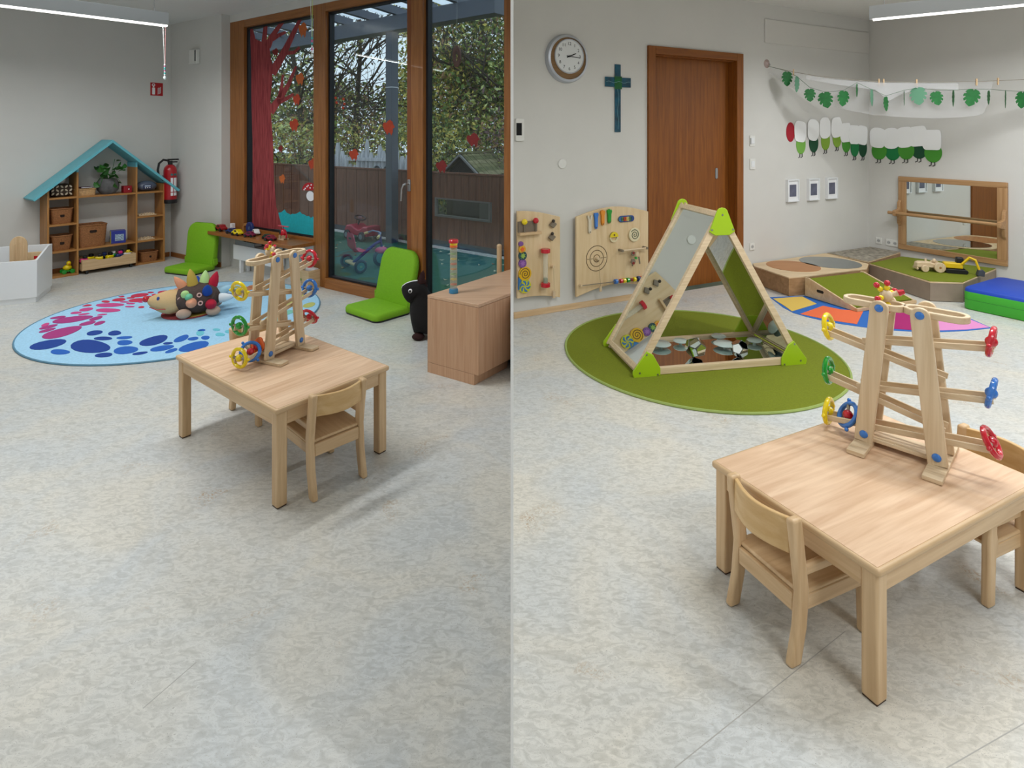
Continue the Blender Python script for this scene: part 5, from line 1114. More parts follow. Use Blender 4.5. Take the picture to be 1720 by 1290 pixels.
# ---- activity board left (cut by the partition) and right
GRV = P('groove_brown', (92, 70, 46), .8); GREYT = P('toy_metal_grey', (128, 116, 100), .5)
def spiral(t, cx, cz, r, y, mat, turns=3, wd=.004): M().tube([(cx+r*k/60*cos(2*pi*turns*k/60), y, cz+r*k/60*sin(2*pi*turns*k/60)) for k in range(3, 61)], wd, 5).build('spiral_groove', mat, t)
def abox(t, o0, sc, ox, oy):
    return lambda x, y: arel(o0, ox+x/sc, oy+y/sc)
t = aw('activity_board', 'plywood activity board with red tube and gears beside the partition', 'activity board', 905, 430); o0 = WA.uz(ULr(905, 430), 430)
xl = .012-o0[0]; xr_, zt = arel(o0, 940, 363); xr2, zb = arel(o0, 951, 497); xr_ = (xr_+xr2)/2; wd_ = xr_-xl
_, ztl = arel(o0, 866, 354); _, zbl = arel(o0, 866, 502); _, zbm = arel(o0, 900, 492)
top = [(xr_-wd_*f, zt+(ztl-zt)*sin(pi/2*f)) for f in [i/8 for i in range(9)]]; bot = [(xl+wd_*f, zbl+(zb-zbl)*f+.02*sin(pi*f)) for f in [i/8 for i in range(9)]]
M().prism(bot+top, -.055, -.03, 'Y').build('board', PLY, t, .003)
for x in (xl+.06, xr_-.08): M().bx(x-.02, x+.02, -.03, 0, -.2, .2).build('batten', BEECH, t)
q = abox(t, o0, 7.59, 860, 340); YF = -.055
a, b = q(25, 395), q(372, 385); xa = max(a[0], xl); M().bx(xa, b[0], YF-.05, YF, a[1]-.012, a[1]+.012).build('ledge', BEECHX, t, .003)
M().bx(xa, q(325, 300)[0], YF-.02, YF, a[1]+.012, a[1]+.105).build('peg_block', P('peg_block_grey', (126, 112, 96), .7), t)
for x, y, m_ in ((152, 232, YEL), (290, 216, RED)):
    c = q(x, y); M().sph((c[0], YF-.035, c[1]), .026).build('peg_ball', m_, t); M().cyl((c[0], YF-.035, c[1]), (c[0], YF-.035, a[1]), .006, n=8).build('peg_stem', GREYT, t)
for x, y in ((520, 265), (520, 425)):
    c = q(x, y); M().prism([(c[0], c[1]+.03), (c[0]+.035, c[1]), (c[0], c[1]-.035), (c[0]-.04, c[1]-.005)], YF-.03, YF, 'Y').build('turning_knob', GREYT, t, .004); M().sph((c[0]-.005, YF-.03, c[1]+.032), .015, 10, 7).build('knob_pin', P('knob_dark', (60, 52, 44), .6), t)
c0_, c1_ = q(427, 592), q(476, 1018); cxm = (c0_[0]+c1_[0])/2
for c in (c0_, c1_): M().cyl((cxm, YF-.045, c[1]-.018), (cxm, YF-.045, c[1]+.018), .042, n=20).build('tube_cap', RED, t, .004)
M().cyl((cxm, YF-.045, c1_[1]+.018), (cxm, YF-.045, c0_[1]-.018), .022, n=18).build('tube', mix_transparent('clear_plastic_tube', (226, 222, 205), .35), t); M().cyl((cxm, YF-.045, c1_[1]+.02), (cxm, YF-.045, c1_[1]+.06), .018, n=12).build('tube_toy', P('tube_green', (70, 120, 90), .5), t)
for x, y, r, m_, sp_ in ((130, 515, 30, PUR, None), (155, 582, 45, P('gear_amber', (222, 168, 50), .4), ORA), (155, 665, 52, P('gear_teal', (36, 76, 84), .4), P('gear_leaf', (150, 180, 80), .4)), (170, 760, 50, PUR, P('gear_lilac', (160, 110, 180), .4)), (190, 895, 82, P('gear_yellow', (226, 178, 30), .4), None), (210, 1050, 80, P('gear_lemon', (206, 204, 50), .4), P('gear_blue', (60, 120, 180), .4))):
    c = q(x, y); rr_ = r/7.59*5.25/F*1.06; c = (max(c[0], xl+rr_+.005), c[1])
    M().prism(circ(c[0], c[1], rr_, 28), YF-.02, YF-.002, 'Y').build('gear_disc', m_, t, .002)
    if r == 82: spiral(t, c[0], c[1], rr_*.85, YF-.0205, GRV, 2.5, .0035)
    elif r == 80:
        for k in range(6):
            a0 = 2*pi*k/6; M().prism([(c[0]+rr_*f*.92*cos(a0+s_*.32+f*.9), c[1]+rr_*f*.92*sin(a0+s_*.32+f*.9)) for f, s_ in ((.12, 0), (.5, -1), (.8, -1), (1, 0), (.8, .9), (.5, .6))], YF-.0225, YF-.02, 'Y').build('swirl_blade', sp_, t)
    elif sp_: M().prism([(c[0]+rr_*(.72 if k % 2 else .38)*cos(pi*k/7), c[1]+rr_*(.72 if k % 2 else .38)*sin(pi*k/7)) for k in range(14)], YF-.022, YF-.02, 'Y').build('star_print', sp_, t)
c = q(38, 1040); M().prism([(xl+.002, c[1]-.05), (xl+.03, c[1]-.03), (xl+.035, c[1]+.005), (xl+.025, c[1]+.04), (xl+.002, c[1]+.06)], YF-.02, YF-.002, 'Y').build('gear_disc', P('gear_blue', (60, 120, 180)), t)
a, b = q(555, 795), q(592, 1185); M().cyl((a[0], YF-.04, a[1]), (a[0], YF, a[1]), .012, n=10).build('string_peg', TOYW, t); M().cyl((b[0], YF-.03, b[1]), (b[0], YF-.03, b[1]+.06), .014, n=10).build('string_knob', TOYW, t); M().tube([(a[0], YF-.035, a[1]), ((a[0]+b[0])/2, YF-.035, (a[1]+b[1])/2), (b[0], YF-.03, b[1]+.06)], .002, 5).build('string', P('string_beige', (180, 160, 120), .8), t)

t = aw('activity_board', 'plywood activity board with maze circles and coloured tools by the door', 'activity board', 1026, 425); o0 = WA.uz(ULr(1026, 425), 425)
q = abox(t, o0, 8.06, 960, 340)
A_, B_, C2, D_ = arel(o0, 964, 363), arel(o0, 1081, 354), arel(o0, 1088, 478), arel(o0, 976, 496)
xL, xR = (A_[0]+D_[0])/2, (B_[0]+C2[0])/2
top = [(xR+(xL-xR)*f, B_[1]+(A_[1]-B_[1])*f+.07*sin(pi*f)) for f in [i/12 for i in range(13)]]; bot = [(xL+(xR-xL)*f, D_[1]+(C2[1]-D_[1])*f+.07*sin(pi*f)) for f in [i/12 for i in range(13)]]
M().prism(bot+top, -.07, -.045, 'Y').build('board', PLY, t, .003)
for x in (xL+.1, xR-.1): M().bx(x-.02, x+.02, -.045, 0, -.22, .22).build('batten', BEECH, t)
YF = -.07
def tool(x0, y0, x1, y1, mat, fork=False, head=False):
    a, b = q(x0, y0), q(x1, y1); cx_ = (a[0]+b[0])/2; z0_, z1_ = b[1], a[1]; hw = abs(b[0]-a[0])/2
    pl = [(cx_-hw*.62, z0_+.02), (cx_-hw*.3, z0_), (cx_+hw*.3, z0_), (cx_+hw*.62, z0_+.02), (cx_+hw*.7, z1_-.045), (cx_+hw*(1.15 if fork else 1), z1_-.02), (cx_+hw*(1.15 if fork else .85), z1_), (cx_+hw*.45, z1_-(.002 if not fork else .006))]
    pl += [(cx_, z1_-(.04 if fork else (-.006 if head else .0)))]
    pl += [(2*cx_-x, z) for x, z in pl[7:3:-1]]
    M().prism(pl, YF-.022, YF-.003, 'Y').build('tool', mat, t, .003); M().prism(circ(cx_, z0_+.014, .006, 10), YF-.0235, YF-.022, 'Y').build('tool_hole', GRV, t)
tool(180, 160, 250, 400, P('tool_cream', (214, 204, 184), .5), True); tool(262, 128, 330, 338, BLU); tool(345, 98, 415, 292, P('tool_orange', (226, 142, 40), .4), head=True); tool(430, 85, 502, 266, GRN, head=True)
a, b = q(592, 215), q(797, 215); cz_ = a[1]; n_ = 7; hw = (b[0]-a[0])/2
M().prism([(x+(a[0]+b[0])/2, z+cz_) for x, z in stadium(-hw, hw, .03)], YF-.014, YF-.001, 'Y').build('pill_base', P('pill_blue', (40, 74, 140), .4), t, .003)
for k, c in enumerate(((60, 110, 160), (90, 130, 70), (190, 50, 40), (214, 120, 40), (210, 196, 120), (70, 120, 80), (40, 70, 130))): M().prism(circ(a[0]+hw*2*(k+.75)/8.2, cz_, .021, 14), YF-.019, YF-.014, 'Y').build('bead_inlay', P('inlay_%d' % k, c, .4), t)
c = q(808, 420); M().prism(circ(c[0], c[1], .068, 32), YF-.016, YF-.001, 'Y').build('spiral_disc', P('disc_cream', (226, 214, 178), .5), t, .003); spiral(t, c[0], c[1], .052, YF-.0165, P('spiral_dark_green', (30, 60, 36), .6), 2.4, .0035)
c = q(540, 450); M().ring([(c[0]+.048*cos(a_), c[1]+.048*sin(a_)) for a_ in [2*pi*i/28 for i in range(28)]], [(c[0]+.036*cos(a_), c[1]+.036*sin(a_)) for a_ in [2*pi*i/28 for i in range(28)]], YF-.018, YF-.001, 'Y').build('smile_ring', P('disc_cream', (226, 214, 178)), t)
M().prism([(c[0]+.048*cos(a_), c[1]+.048*sin(a_)) for a_ in [pi*i/14 for i in range(15)]], YF-.021, YF-.002, 'Y').build('yellow_half', P('smile_yellow', (230, 206, 30), .4), t); M().prism(circ(c[0], c[1]+.02, .009, 12), YF-.023, YF-.021, 'Y').build('half_hole', GRV, t)
c = q(343, 738)
for rr_ in (.118, .076, .034): M().tor((c[0], YF-.0005, c[1]), rr_, .0032, 'Y', 44, 5).build('maze_groove', GRV, t)
for s in (-1, 1):
    for rr_ in (.055, .097): M().bx(c[0]+s*rr_-.012, c[0]+s*rr_+.012, YF-.002, YF, c[1]-.002, c[1]+.002).build('maze_gap', GRV, t)
M().lathe([(0, 0), (.02, 0), (.02, .02), (.012, .035), (0, .037)], n=16).build('maze_knob', TOYW, t).matrix_local = Matrix.Translation((c[0], YF, c[1])) @ X90
a, b = q(625, 625), q(935, 590); zm = (a[1]+b[1])/2
M().cyl((a[0], YF-.05, zm), (b[0], YF-.05, zm), .009, n=10).build('rod', TOYX, t)
for p_ in (a, b): M().cyl((p_[0], YF, zm), (p_[0], YF-.06, zm), .013, n=12).build('rod_holder', GREYT, t)
for x, y, r, mm in ((770, 665, .022, GREYT), (820, 665, .022, TOYW), (775, 770, .026, GREYT), (775, 790, .014, P('hanger_red', (140, 40, 36), .5)), (808, 722, .013, GRN), (770, 655, .012, P('hanger_red', (140, 40, 36)))):
    c = q(x, y); M().prism(circ(c[0], c[1], r, 18), YF-.05-.004*(r < .02), YF-.038, 'Y').build('hanging_disc', mm, t)
for x, y in ((770, 830), (860, 800)):
    c = q(x, y); M().bar((c[0]-.01, YF-.045, c[1]+.07), (c[0], YF-.045, c[1]), .012, .008).build('hanging_leg', GREYT, t)
a, b = q(145, 1095), q(1022, 985)
M().cyl((a[0], YF-.03, a[1]), (b[0], YF-.03, b[1]), .0045, n=8).build('bead_rod', GREYT, t)
for p_ in (a, b): M().cyl((p_[0], YF, p_[1]), (p_[0], YF-.035, p_[1]), .01, n=10).build('rod_end', TOYW, t)
for f, mm, r in ((.48, BLU, .024), (.555, RED, .02), (.60, YEL, .022), (.655, GRN, .022), (.705, P('bead_dark_red', (130, 24, 24), .4), .014), (.75, YEL, .022), (.81, P('bead_navy', (34, 50, 110), .3), .026), (.865, ORA, .024), (.935, YEL, .018)): M().cyl((a[0]+(b[0]-a[0])*(f-.018), YF-.03, a[1]+(b[1]-a[1])*(f-.018)), (a[0]+(b[0]-a[0])*(f+.018), YF-.03, a[1]+(b[1]-a[1])*(f+.018)), r, n=14).build('bead', mm, t, .004)
c = q(370, 1060); e = q(392, 1170); M().tube([q(350, 760)[:1]+(YF-.03,)+q(350, 760)[1:], (e[0], YF-.03, e[1]+.03)], .0018, 5).build('string', P('string_beige', (180, 160, 120)), t); M().cyl((e[0], YF-.03, e[1]), (e[0], YF-.03, e[1]+.05), .013, n=10).build('string_knob', TOYW, t)

# ------------------------------------------------------------------ leaf garland, net, pegs
ga = WA.w(WA.uz(1290, 110)[0], 0, -.03); gb = WB.w(WB.uz(1775, 130)[0], 0, -.03)
GW = Wall(ga, gb-ga)
def gp_(x, y, off=0): u, z = GW.uz(x, y); return GW.w(u, z, off)
zx = lambda x, y: (1270+x/3.822, y/3.822)
cordpts = [zx(*p) for p in ((75, 425), (240, 462), (400, 490), (600, 510), (800, 525), (1000, 527), (1200, 527), (1400, 524), (1560, 518), (1720, 510))]+[(1772, 131)]
def cord_y(x):
    for (x0, y0), (x1, y1) in zip(cordpts[:-1], cordpts[1:]):
        if x0 <= x <= x1: return y0+(y1-y0)*(x-x0)/(x1-x0)
    return cordpts[-1][1]
t = thing('washing_line', 'thin cord strung across the corner from wall to wall', 'cord', ga); g0 = ga
M().tube([gp_(*p)-Vector((g0.x, g0.y, 0)) for p in cordpts], .003, 5).build('cord', P('cord_beige', (150, 140, 125), .8), t)
hk = thing('suction_hook', 'clear suction hook holding the cord on the wall', 'hook', WA.w(WA.uz(1288, 107)[0], WA.uz(1288, 107)[1], 0), WA.a)
M().lathe([(0, 0), (.05, 0), (.035, .012), (.012, .022), (0, .024)], n=20).build('cup', P('suction_cup', (176, 156, 150), .2), hk).matrix_local = X90
M().tube([(0, -.022, 0), (0, -.04, -.005), (0, -.045, -.02), (0, -.03, -.03)], .004, 6).build('hook', STEEL, hk)
NET = mix_transparent('white_net', (235, 235, 238), .2)
net = thing('net_curtain', 'white net cloth draped over the cord above the paper ovals', 'net', g0)
bl_ = [zx(*p) for p in ((80, 470), (200, 545), (330, 615), (480, 680), (620, 712), (760, 738), (900, 750), (1050, 757), (1200, 758), (1330, 752), (1420, 742), (1475, 728))]
n_ = len(bl_); tp2 = [(cordpts[0][0]+4+(1670-cordpts[0][0]-4)*k/(n_-1)) for k in range(n_)]
rows = 8; vv = []; ff = []
for r in range(rows+1):
    f = r/rows
    for k in range(n_):
        x = tp2[k]+(bl_[k][0]-tp2[k])*f; y = cord_y(tp2[k])+(bl_[k][1]-cord_y(tp2[k]))*f; vv.append(gp_(x, y, .02+.03*sin(k*1.9+r*.7)*f)-Vector((g0.x, g0.y, 0)))
for r in range(rows):
    for k in range(n_-1): ff.append((r*n_+k, r*n_+k+1, (r+1)*n_+k+1, (r+1)*n_+k))
m = M(); m.add(vv, ff); m.build('sheer', NET, net, ang=180)
m = M()
fold = [zx(*p) for p in ((320, 500), (480, 530), (640, 555), (760, 570), (850, 640), (950, 590), (1100, 560), (1300, 570))]
vv = []; ff = []
for k, (x, y) in enumerate(fold):
    for f in (0, .5, 1): vv.append(gp_(x, cord_y(x)+2+(y-cord_y(x))*f, -.01+.02*sin(k+f*2))-Vector((g0.x, g0.y, 0)))
for k in range(len(fold)-1):
    for r in range(2): a = k*3+r; ff.append((a, a+3, a+4, a+1))
m.add(vv, ff); m.build('folded_layer', mix_transparent('white_net_fold', (244, 244, 246), .3), net, ang=180)
# clothes pegs
for k, (x, y) in enumerate(((240, 480), (818, 515), (788, 520), (1030, 560), (1415, 555), (1553, 510))):
    px_, py_ = zx(x, y); p_ = gp_(px_, cord_y(px_)-1.5, -.0); tt = thing('clothes_peg', ['wooden clothes peg at the left end of the cord', 'wooden clothes peg right of the room corner', 'wooden clothes peg left of the room corner', 'wooden clothes peg in the middle of the net', 'wooden clothes peg near the net\'s right end', 'wooden clothes peg right of the net'][k], 'peg', p_, GW.a, 'clothes pegs on the cord')
    for s in (-1, 1): M().bar((0, s*.007, .02), (0, s*.005, -.05), .012, .007).build('peg_half', BEECH, tt)
    M().cyl((-.007, 0, -.01), (.007, 0, -.01), .006, n=8).build('spring', STEEL, tt)
# monstera leaf garland
gar = thing('leaf_garland', 'garland of green paper monstera leaves across the corner', 'garland', g0)
LG = P('monstera_green', (22, 104, 44), .6, var=.2, scale=20); LG2 = P('monstera_back', (96, 148, 118), .7)
ml_ = [(0, .07), (.012, .085), (.045, .075), (.068, .045), (.05, .036), (.074, .022), (.076, -.004), (.05, -.002), (.068, -.03), (.058, -.05), (.036, -.034), (.044, -.066), (.024, -.084), (0, -.1)]
ml_ = ml_+[(-x, z) for x, z in ml_[-2:0:-1]]
def yawmat(p_, a): return Matrix.Translation(p_) @ Matrix.Rotation(GW.a+a, 4, 'Z')
lpos = [(195, 505, .5), (258, 540, 1.1), (340, 610, .1), (440, 640, -.1), (553, 630, .45), (640, 580, 1.2), (735, 625, 1.15), (825, 665, .95), (940, 630, 1.35), (1030, 615, 2.6), (1147, 630, .05), (1253, 630, 1.38), (1370, 625, .0), (1478, 625, 1.4), (1585, 635, 1.25), (1690, 640, .35)]
gc = []
lm0 = {}
for k, (x, y, a) in enumerate(lpos):
    px_, py_ = zx(x, y); p_ = gp_(px_, py_, -.05)-Vector((g0.x, g0.y, 0)); mt = LG2 if k in (1, 6, 9) else LG
    key = mt.name
    if key not in lm0: lm0[key] = M().prism(ml_, -.001, .001, 'Y').build('leaf', mt, gar, smooth=False); c = lm0[key]
    else: c = lm0[key].copy(); COL.objects.link(c); c.parent = gar
    c.location = p_; c.rotation_euler = (0, .25*sin(k*1.7), GW.a+a); s = .92+.12*sin(k*2.3); c.scale = (s, s, s); gc.append(p_+Vector((0, 0, .08)))
cy = [gp_(1290, 112, -.05)-Vector((g0.x, g0.y, 0))]+gc+[gp_(1772, 150, -.05)-Vector((g0.x, g0.y, 0))]
M().tube(cy, .0018, 4).build('string', P('garland_string', (40, 90, 50), .8), gar)
# ------------------------------------------------------------------ row of paper ovals on the two walls
GR_ = [P('paper_light_green', (120, 176, 74), .8), P('paper_dark_green', (18, 74, 46), .8), P('paper_yellow_green', (134, 172, 56), .8), P('paper_mid_green', (72, 150, 48), .8), P('paper_emerald', (20, 124, 66), .8)]
z8 = lambda x, y: (1300+x/5.733, 180+y/5.733)
oval = [(258, 360, 0), (380, 345, 1), (495, 325, 2), (605, 300, 2), (695, 350, 3), (775, 390, 4), (855, 395, 1), (1015, 420, 3), (1145, 425, 4), (1275, 415, 3), (1400, 405, 1), (1535, 440, 3)]
on = ['first', 'second', 'third', 'fourth', 'fifth', 'sixth', 'seventh', 'eighth', 'ninth', 'tenth', 'eleventh', 'last']
def wall_of(x): return WA if x < 1463 else WB
x, y = z8(158, 240); t = wthing('paper_disc', 'red paper disc at the left end of the green oval row', 'paper disc', WA, x, y, None, -.001); M().prism(circ(0, 0, .075, 28, .115), -.003, 0, 'Y').build('disc', P('paper_red', (168, 26, 44), .8), t)
for k, (x, y, c) in enumerate(oval):
    px_, py_ = z8(x, y); wl = wall_of(px_); t = wthing('paper_oval', f'{["light green", "dark green", "yellow-green", "mid green", "emerald"][c]} paper oval with black feet, {on[k]} from the left', 'paper oval', wl, px_, py_, 'green paper ovals', -.001-.003*(k % 2))
    rx = .085 if wl is WA else .095; rz = .115
    M().prism(circ(0, 0, rx, 28, rz), -.002, 0, 'Y').build('oval', GR_[c], t)
    for s in (-1, 1): M().tube([(s*.018, -.003, -rz+.01), (s*.02, -.003, -rz-.03), (s*.02-.024, -.003, -rz-.04)], .005, 5).build('foot', BK, t)
    px2, py2 = z8(x-10, y-(125 if k not in (3, 4) else 105)); t = wthing('stand_in_card', f'made-up blank white card above the {on[k]} paper oval', 'card', wl, px2, py2, 'made-up blank white cards', -.008-.003*(k % 2))  # invented blank cards standing in for the white patch over the ovals
    M().prism([(.105*(1+.04*sin(3*a_+k))*(abs(cos(a_))**.6)*(1 if cos(a_) > 0 else -1), .125*(1+.05*sin(4*a_+k))*(abs(sin(a_))**.6)*(1 if sin(a_) > 0 else -1)) for a_ in [2*pi*i/32 for i in range(32)]], -.002, 0, 'Y').build('card', P('bright_white_card', (250, 250, 250), .9), t)

# ------------------------------------------------------------------ wall mirror with bar
u0, z1 = WB.uz(1511, 294); u1, z1b = WB.uz(1694, 309); _, z0 = WB.uz(1511, 416); _, z0b = WB.uz(1694, 449)
z1 = (z1+z1b)/2; z0 = (z0+z0b)/2; uc = (u0+u1)/2; hw = (u1-u0)/2; hh = (z1-z0)/2
t = thing('wall_mirror', 'wide wall mirror with wooden frame and grab bar', 'mirror', WB.w(uc, (z0+z1)/2, -.002), WB.a)
FRM = WOOD('mirror_frame_wood', (166, 124, 82), (188, 148, 104), 'X', 50, .45); fwd = .06
for s in (-1, 1):
    M().bx(-hw, hw, -.03, 0, s*hh-(fwd if s > 0 else 0), s*hh+(0 if s > 0 else fwd)).build('frame_rail', FRM, t, .004); M().bx(s*hw-(fwd*1.5 if s > 0 else 0), s*hw+(0 if s > 0 else fwd*1.5), -.03, 0, -hh+fwd, hh-fwd).build('frame_stile', WOOD('mirror_frame_wood_z', (166, 124, 82), (188, 148, 104), 'Z', 50, .45), t, .004)
M().bx(-hw+fwd, hw-fwd, -.018, -.008, -hh+fwd*.8, hh-fwd*.8).build('mirror_pane', MIRROR, t, smooth=False)
for s in (-1, 1):
    m = M(); pl = [(-.14, -.02), (-.135, -.06), (-.03, -.075), (.04, -.045), (.11, -.05), (.135, -.02)]
    M().prism([(z*0.8, y-.0) for z, y in [(-.20, -.03), (-.16, -.055), (-.06, -.065), (-.04, -.15), (.04, -.15), (.06, -.065), (.16, -.055), (.20, -.03)]], s*(hw-.02)-.018, s*(hw-.02)+.018, 'X').build('bar_bracket', FRM, t, .006).rotation_euler = (0, 0, 0)
for ch in [c for c in t.children if c.name.startswith('bar_bracket')]:
    for v in ch.data.vertices: v.co.y, v.co.z = v.co.z, v.co.y
M().cyl((-hw-.06, -.125, 0), (hw+.0, -.125, 0), .02, n=14).build('grab_bar', FRM, t)
# ------------------------------------------------------------------ platforms, ramp, mats
PH = .19
def flat(name, label, cat, pts, z0, z1, parts, px=True, topmat=None):
    ps = [G(x, y, PH).to_2d() if px else Vector((x, y)) for x, y in pts]; c = sum(ps, Vector((0, 0)))/len(ps)
    t = thing(name, label, cat, (c.x, c.y, z0)); rel = [(p.x-c.x, p.y-c.y) for p in ps]; return t, rel, c
a1 = WA.w(WA.u_of(1262)+.0, 0, -.02); a2 = WA.w(WA.u_of(1384), 0, -.02); cr_ = CR+(WA.n*-.02)+Vector((-.01, -.02))
p1 = [G(1267, 447, PH).to_2d(), G(1325, 466, PH).to_2d(), G(1350, 464, PH).to_2d(), G(1456, 451, PH).to_2d(), G(1459, 443, PH).to_2d(), a2.to_2d(), a1.to_2d()]
def platform(label, ps, topm, sidem, name='play_platform'):
    c = sum(ps, Vector((0, 0)))/len(ps); t = thing(name, label, 'platform', (c.x, c.y, .005)); rel = [(p.x-c.x, p.y-c.y) for p in ps]
    n = len(rel)
    for i in range(n):
        a, b = Vector(rel[i]), Vector(rel[(i+1) % n]); d = (b-a); nn = Vector((-d.y, d.x)).normalized()
        if nn.dot(-(a+b)/2) < 0: nn = -nn
        M().prism([tuple(a), tuple(b), tuple(b+nn*.015), tuple(a+nn*.015)], 0, PH-.018).build('side_panel', sidem, t, smooth=False)
    M().prism(rel, PH-.018, PH-.005).build('top_board', topm, t, .002); return t, c
SIDE = WOOD('platform_side_ply', (150, 116, 80), (176, 140, 102), 'X', 25, .55)
t, c = platform('birch play platform with two round inlays by the door wall', p1, PLYX, SIDE)
for (x, y, rx, nm, mm) in ((1332, 447, .27, 'round_inlay', WOOD('inlay_brown', (168, 112, 66), (186, 132, 84), 'X', 30, .5)), (1394, 441, .31, 'mirror_inlay', P('inlay_mirror', (150, 158, 162), .06, 1))):
    g = G(x, y, PH); M().prism(circ(g.x-c.x, g.y-c.y, rx, 36), PH-.0052, PH-.002).build(nm, mm, t)
p2 = [G(1459, 443, PH).to_2d()+Vector((.015, .01)), G(1517, 431, PH).to_2d()+Vector((-.02, 0)), WB.w(WB.u_of(1676), 0, -.03).to_2d(), Vector((4.36, 5.58)), Vector((4.07, 5.62))]
t, c = platform('olive carpeted play platform below the wall mirror', p2, PLYX, P('platform_side_grey', (150, 134, 118), .6, var=.1, scale=8))
cen = sum((p-c for p in p2), Vector((0, 0)))/len(p2)
M().prism([tuple((p-c)*.985) for p in p2], PH-.005, PH).build('carpet', OLIVE, t)
p3 = [a2.to_2d()+Vector((.02, -.0)), CR+WA.n*-.03+WA.d*-.03, WB.w(WB.u_of(1515), 0, -.03).to_2d(), G(1461, 441, PH).to_2d()+Vector((.0, .03))]
t, c = platform('corner play platform covered with a pebble-patterned mat', p3, PLYX, SIDE)
M().prism([tuple((p-c)*.985) for p in p3], PH-.005, PH).build('pebble_mat', P('pebble_mat', (150, 142, 128), .8, var=.5, scale=22, bump=.6), t)
# ramp
ra_ = G(1352, 465, PH).to_2d()+Vector((-.01, -.02)); rdir = (G(1449, 455, PH).to_2d()-ra_).normalized(); rn_ = Vector((rdir.y, -rdir.x)); rw, rlg = .78, .56
t = thing('play_ramp', 'olive carpeted wooden ramp leading up to the platform', 'ramp', (ra_.x, ra_.y, .006), atan2(rdir.y, rdir.x))
for x in (0, rw-.018):
    M().prism([(-.0, 0), (-.0, PH-.005), (-.04, PH-.005), (-rlg, .03), (-rlg, 0)], x, x+.018, 'X').build('side_cheek', PLYX, t, .002)
sl = Vector((0, -rlg, .026-PH+.012)); 
M().add([(.018, -.03, PH-.03), (rw-.018, -.03, PH-.03), (rw-.018, -rlg+.02, .022), (.018, -rlg+.02, .022), (.018, -.03, PH-.012), (rw-.018, -.03, PH-.012), (rw-.018, -rlg+.02, .034), (.018, -rlg+.02, .034)], [(0, 3, 2, 1), (4, 5, 6, 7), (0, 1, 5, 4), (1, 2, 6, 5), (2, 3, 7, 6), (3, 0, 4, 7)]).build('carpet_slope', OLIVE, t)
M().bx(0, rw, -rlg-.02, -rlg, 0, .03).build('front_lip', BEECHX, t, .003)
M().prism([(y, z) for y, z in stadium(-.24, -.16, .014)], -.001, .001, 'X').build('hand_slot', BLACK, t).location = (0, .02, .085)
# fan rug
Z8 = lambda x, y: (1230+x/3.51, 270+y/3.51)
fan = thing('fan_rug', 'colourful fan-shaped rug with blue edging before the platforms', 'rug', G(1486, 520))
fo = fan.location.copy()
def fpoly(pts, z0, z1, name, mat): M().prism([(G(*Z8(*p)).x-fo.x, G(*Z8(*p)).y-fo.y) for p in pts], z0, z1).build(name, mat, fan, smooth=False)
RB = P('fan_blue', (40, 104, 186), .9, bump=.2, scale=80)
fpoly([(222, 806), (300, 866), (360, 898), (440, 922), (540, 945), (650, 965), (770, 982), (900, 998), (1000, 1005), (1120, 1010), (1240, 1010), (1380, 1004), (1530, 988), (1400, 930), (1240, 895), (1080, 868), (900, 858), (700, 840), (500, 800), (410, 798)], 0, .003, 'blue_ground', RB)
fpoly([(240, 815), (310, 860), (352, 890), (498, 846), (412, 803)], .003, .0055, 'yellow_sector', P('fan_yellow', (224, 190, 92), .9)); fpoly([(400, 906), (560, 940), (735, 966), (772, 890), (640, 880), (535, 858)], .003, .0055, 'orange_sector', P('fan_orange', (234, 110, 66), .9))
fpoly([(800, 978), (925, 992), (1098, 1003), (1100, 945), (1022, 868), (850, 868)], .003, .0055, 'magenta_sector', P('fan_magenta', (164, 22, 104), .9)); fpoly([(1120, 1003), (1240, 1003), (1380, 998), (1515, 985), (1395, 935), (1240, 900), (1100, 875), (1060, 875), (1118, 930)], .003, .0055, 'pink_sector', P('fan_pink', (222, 142, 196), .9))
# foam block
fb = Vector((4.205, 5.395)); e_ = Vector((.86, .51)); t = thing('foam_block', 'blue and green foam block beside the carpeted platform', 'foam block', (fb.x, fb.y, 0), atan2(e_.y, e_.x))
pl = rrect(0, .80, -.52, 0, .06, 5); c = Vector((.40, -.26))
def fr(z, s): return [Vector((c.x+(x-c.x)*s, c.y+(y-c.y)*s, z)) for x, y in pl]
M().loft([fr(0, .97), fr(.012, 1), fr(.155, 1), fr(.165, .995)]).build('green_body', P('foam_green', (66, 178, 48), .55), t, ang=60); M().loft([fr(.165, .995), fr(.19, .985), fr(.2, .95)]).build('blue_top', P('foam_blue', (16, 66, 176), .55), t, ang=60); M().tube([(p.x, p.y, .095) for p in fr(0, 1.002)], .003, 5, True).build('seam', P('foam_seam', (44, 140, 36), .6), t)
# tractor and excavator
tq = G(1560, 456, PH); t = thing('toy_tractor', 'natural wooden toy tractor on the olive platform', 'toy tractor', (tq.x, tq.y, PH+.0055), radians(-12))
M().loft([[Vector((x, y, z)) for x, z in ((-.13, .04), (-.12, .09), (-.09, .10), (0, .10), (.03, .085), (.11, .085), (.12, .04))] for y in (-.04, .04)]).build('body', TOYX, t, .008)
for y in (-.06, .06): M().cyl((-.06, y-.012, .035), (-.06, y+.012, .035), .035, n=20).build('front_wheel', TOYW, t, .004); M().cyl((.075, y-.014, .052), (.075, y+.014, .052), .052, n=22).build('rear_wheel', TOYW, t, .004); M().cyl((.075, y-.016, .052), (.075, y+.016, .052), .012, n=10).build('hub', HONEY, t)
M().bx(-.13, -.115, -.05, .05, .02, .04).build('bumper', TOYX, t, .003); M().cyl((-.03, 0, .1), (-.03, 0, .13), .01, n=8).build('exhaust', TOYW, t); M().sph((.05, 0, .11), (.018, .018, .022), 10, 7).build('seat', TOYW, t)
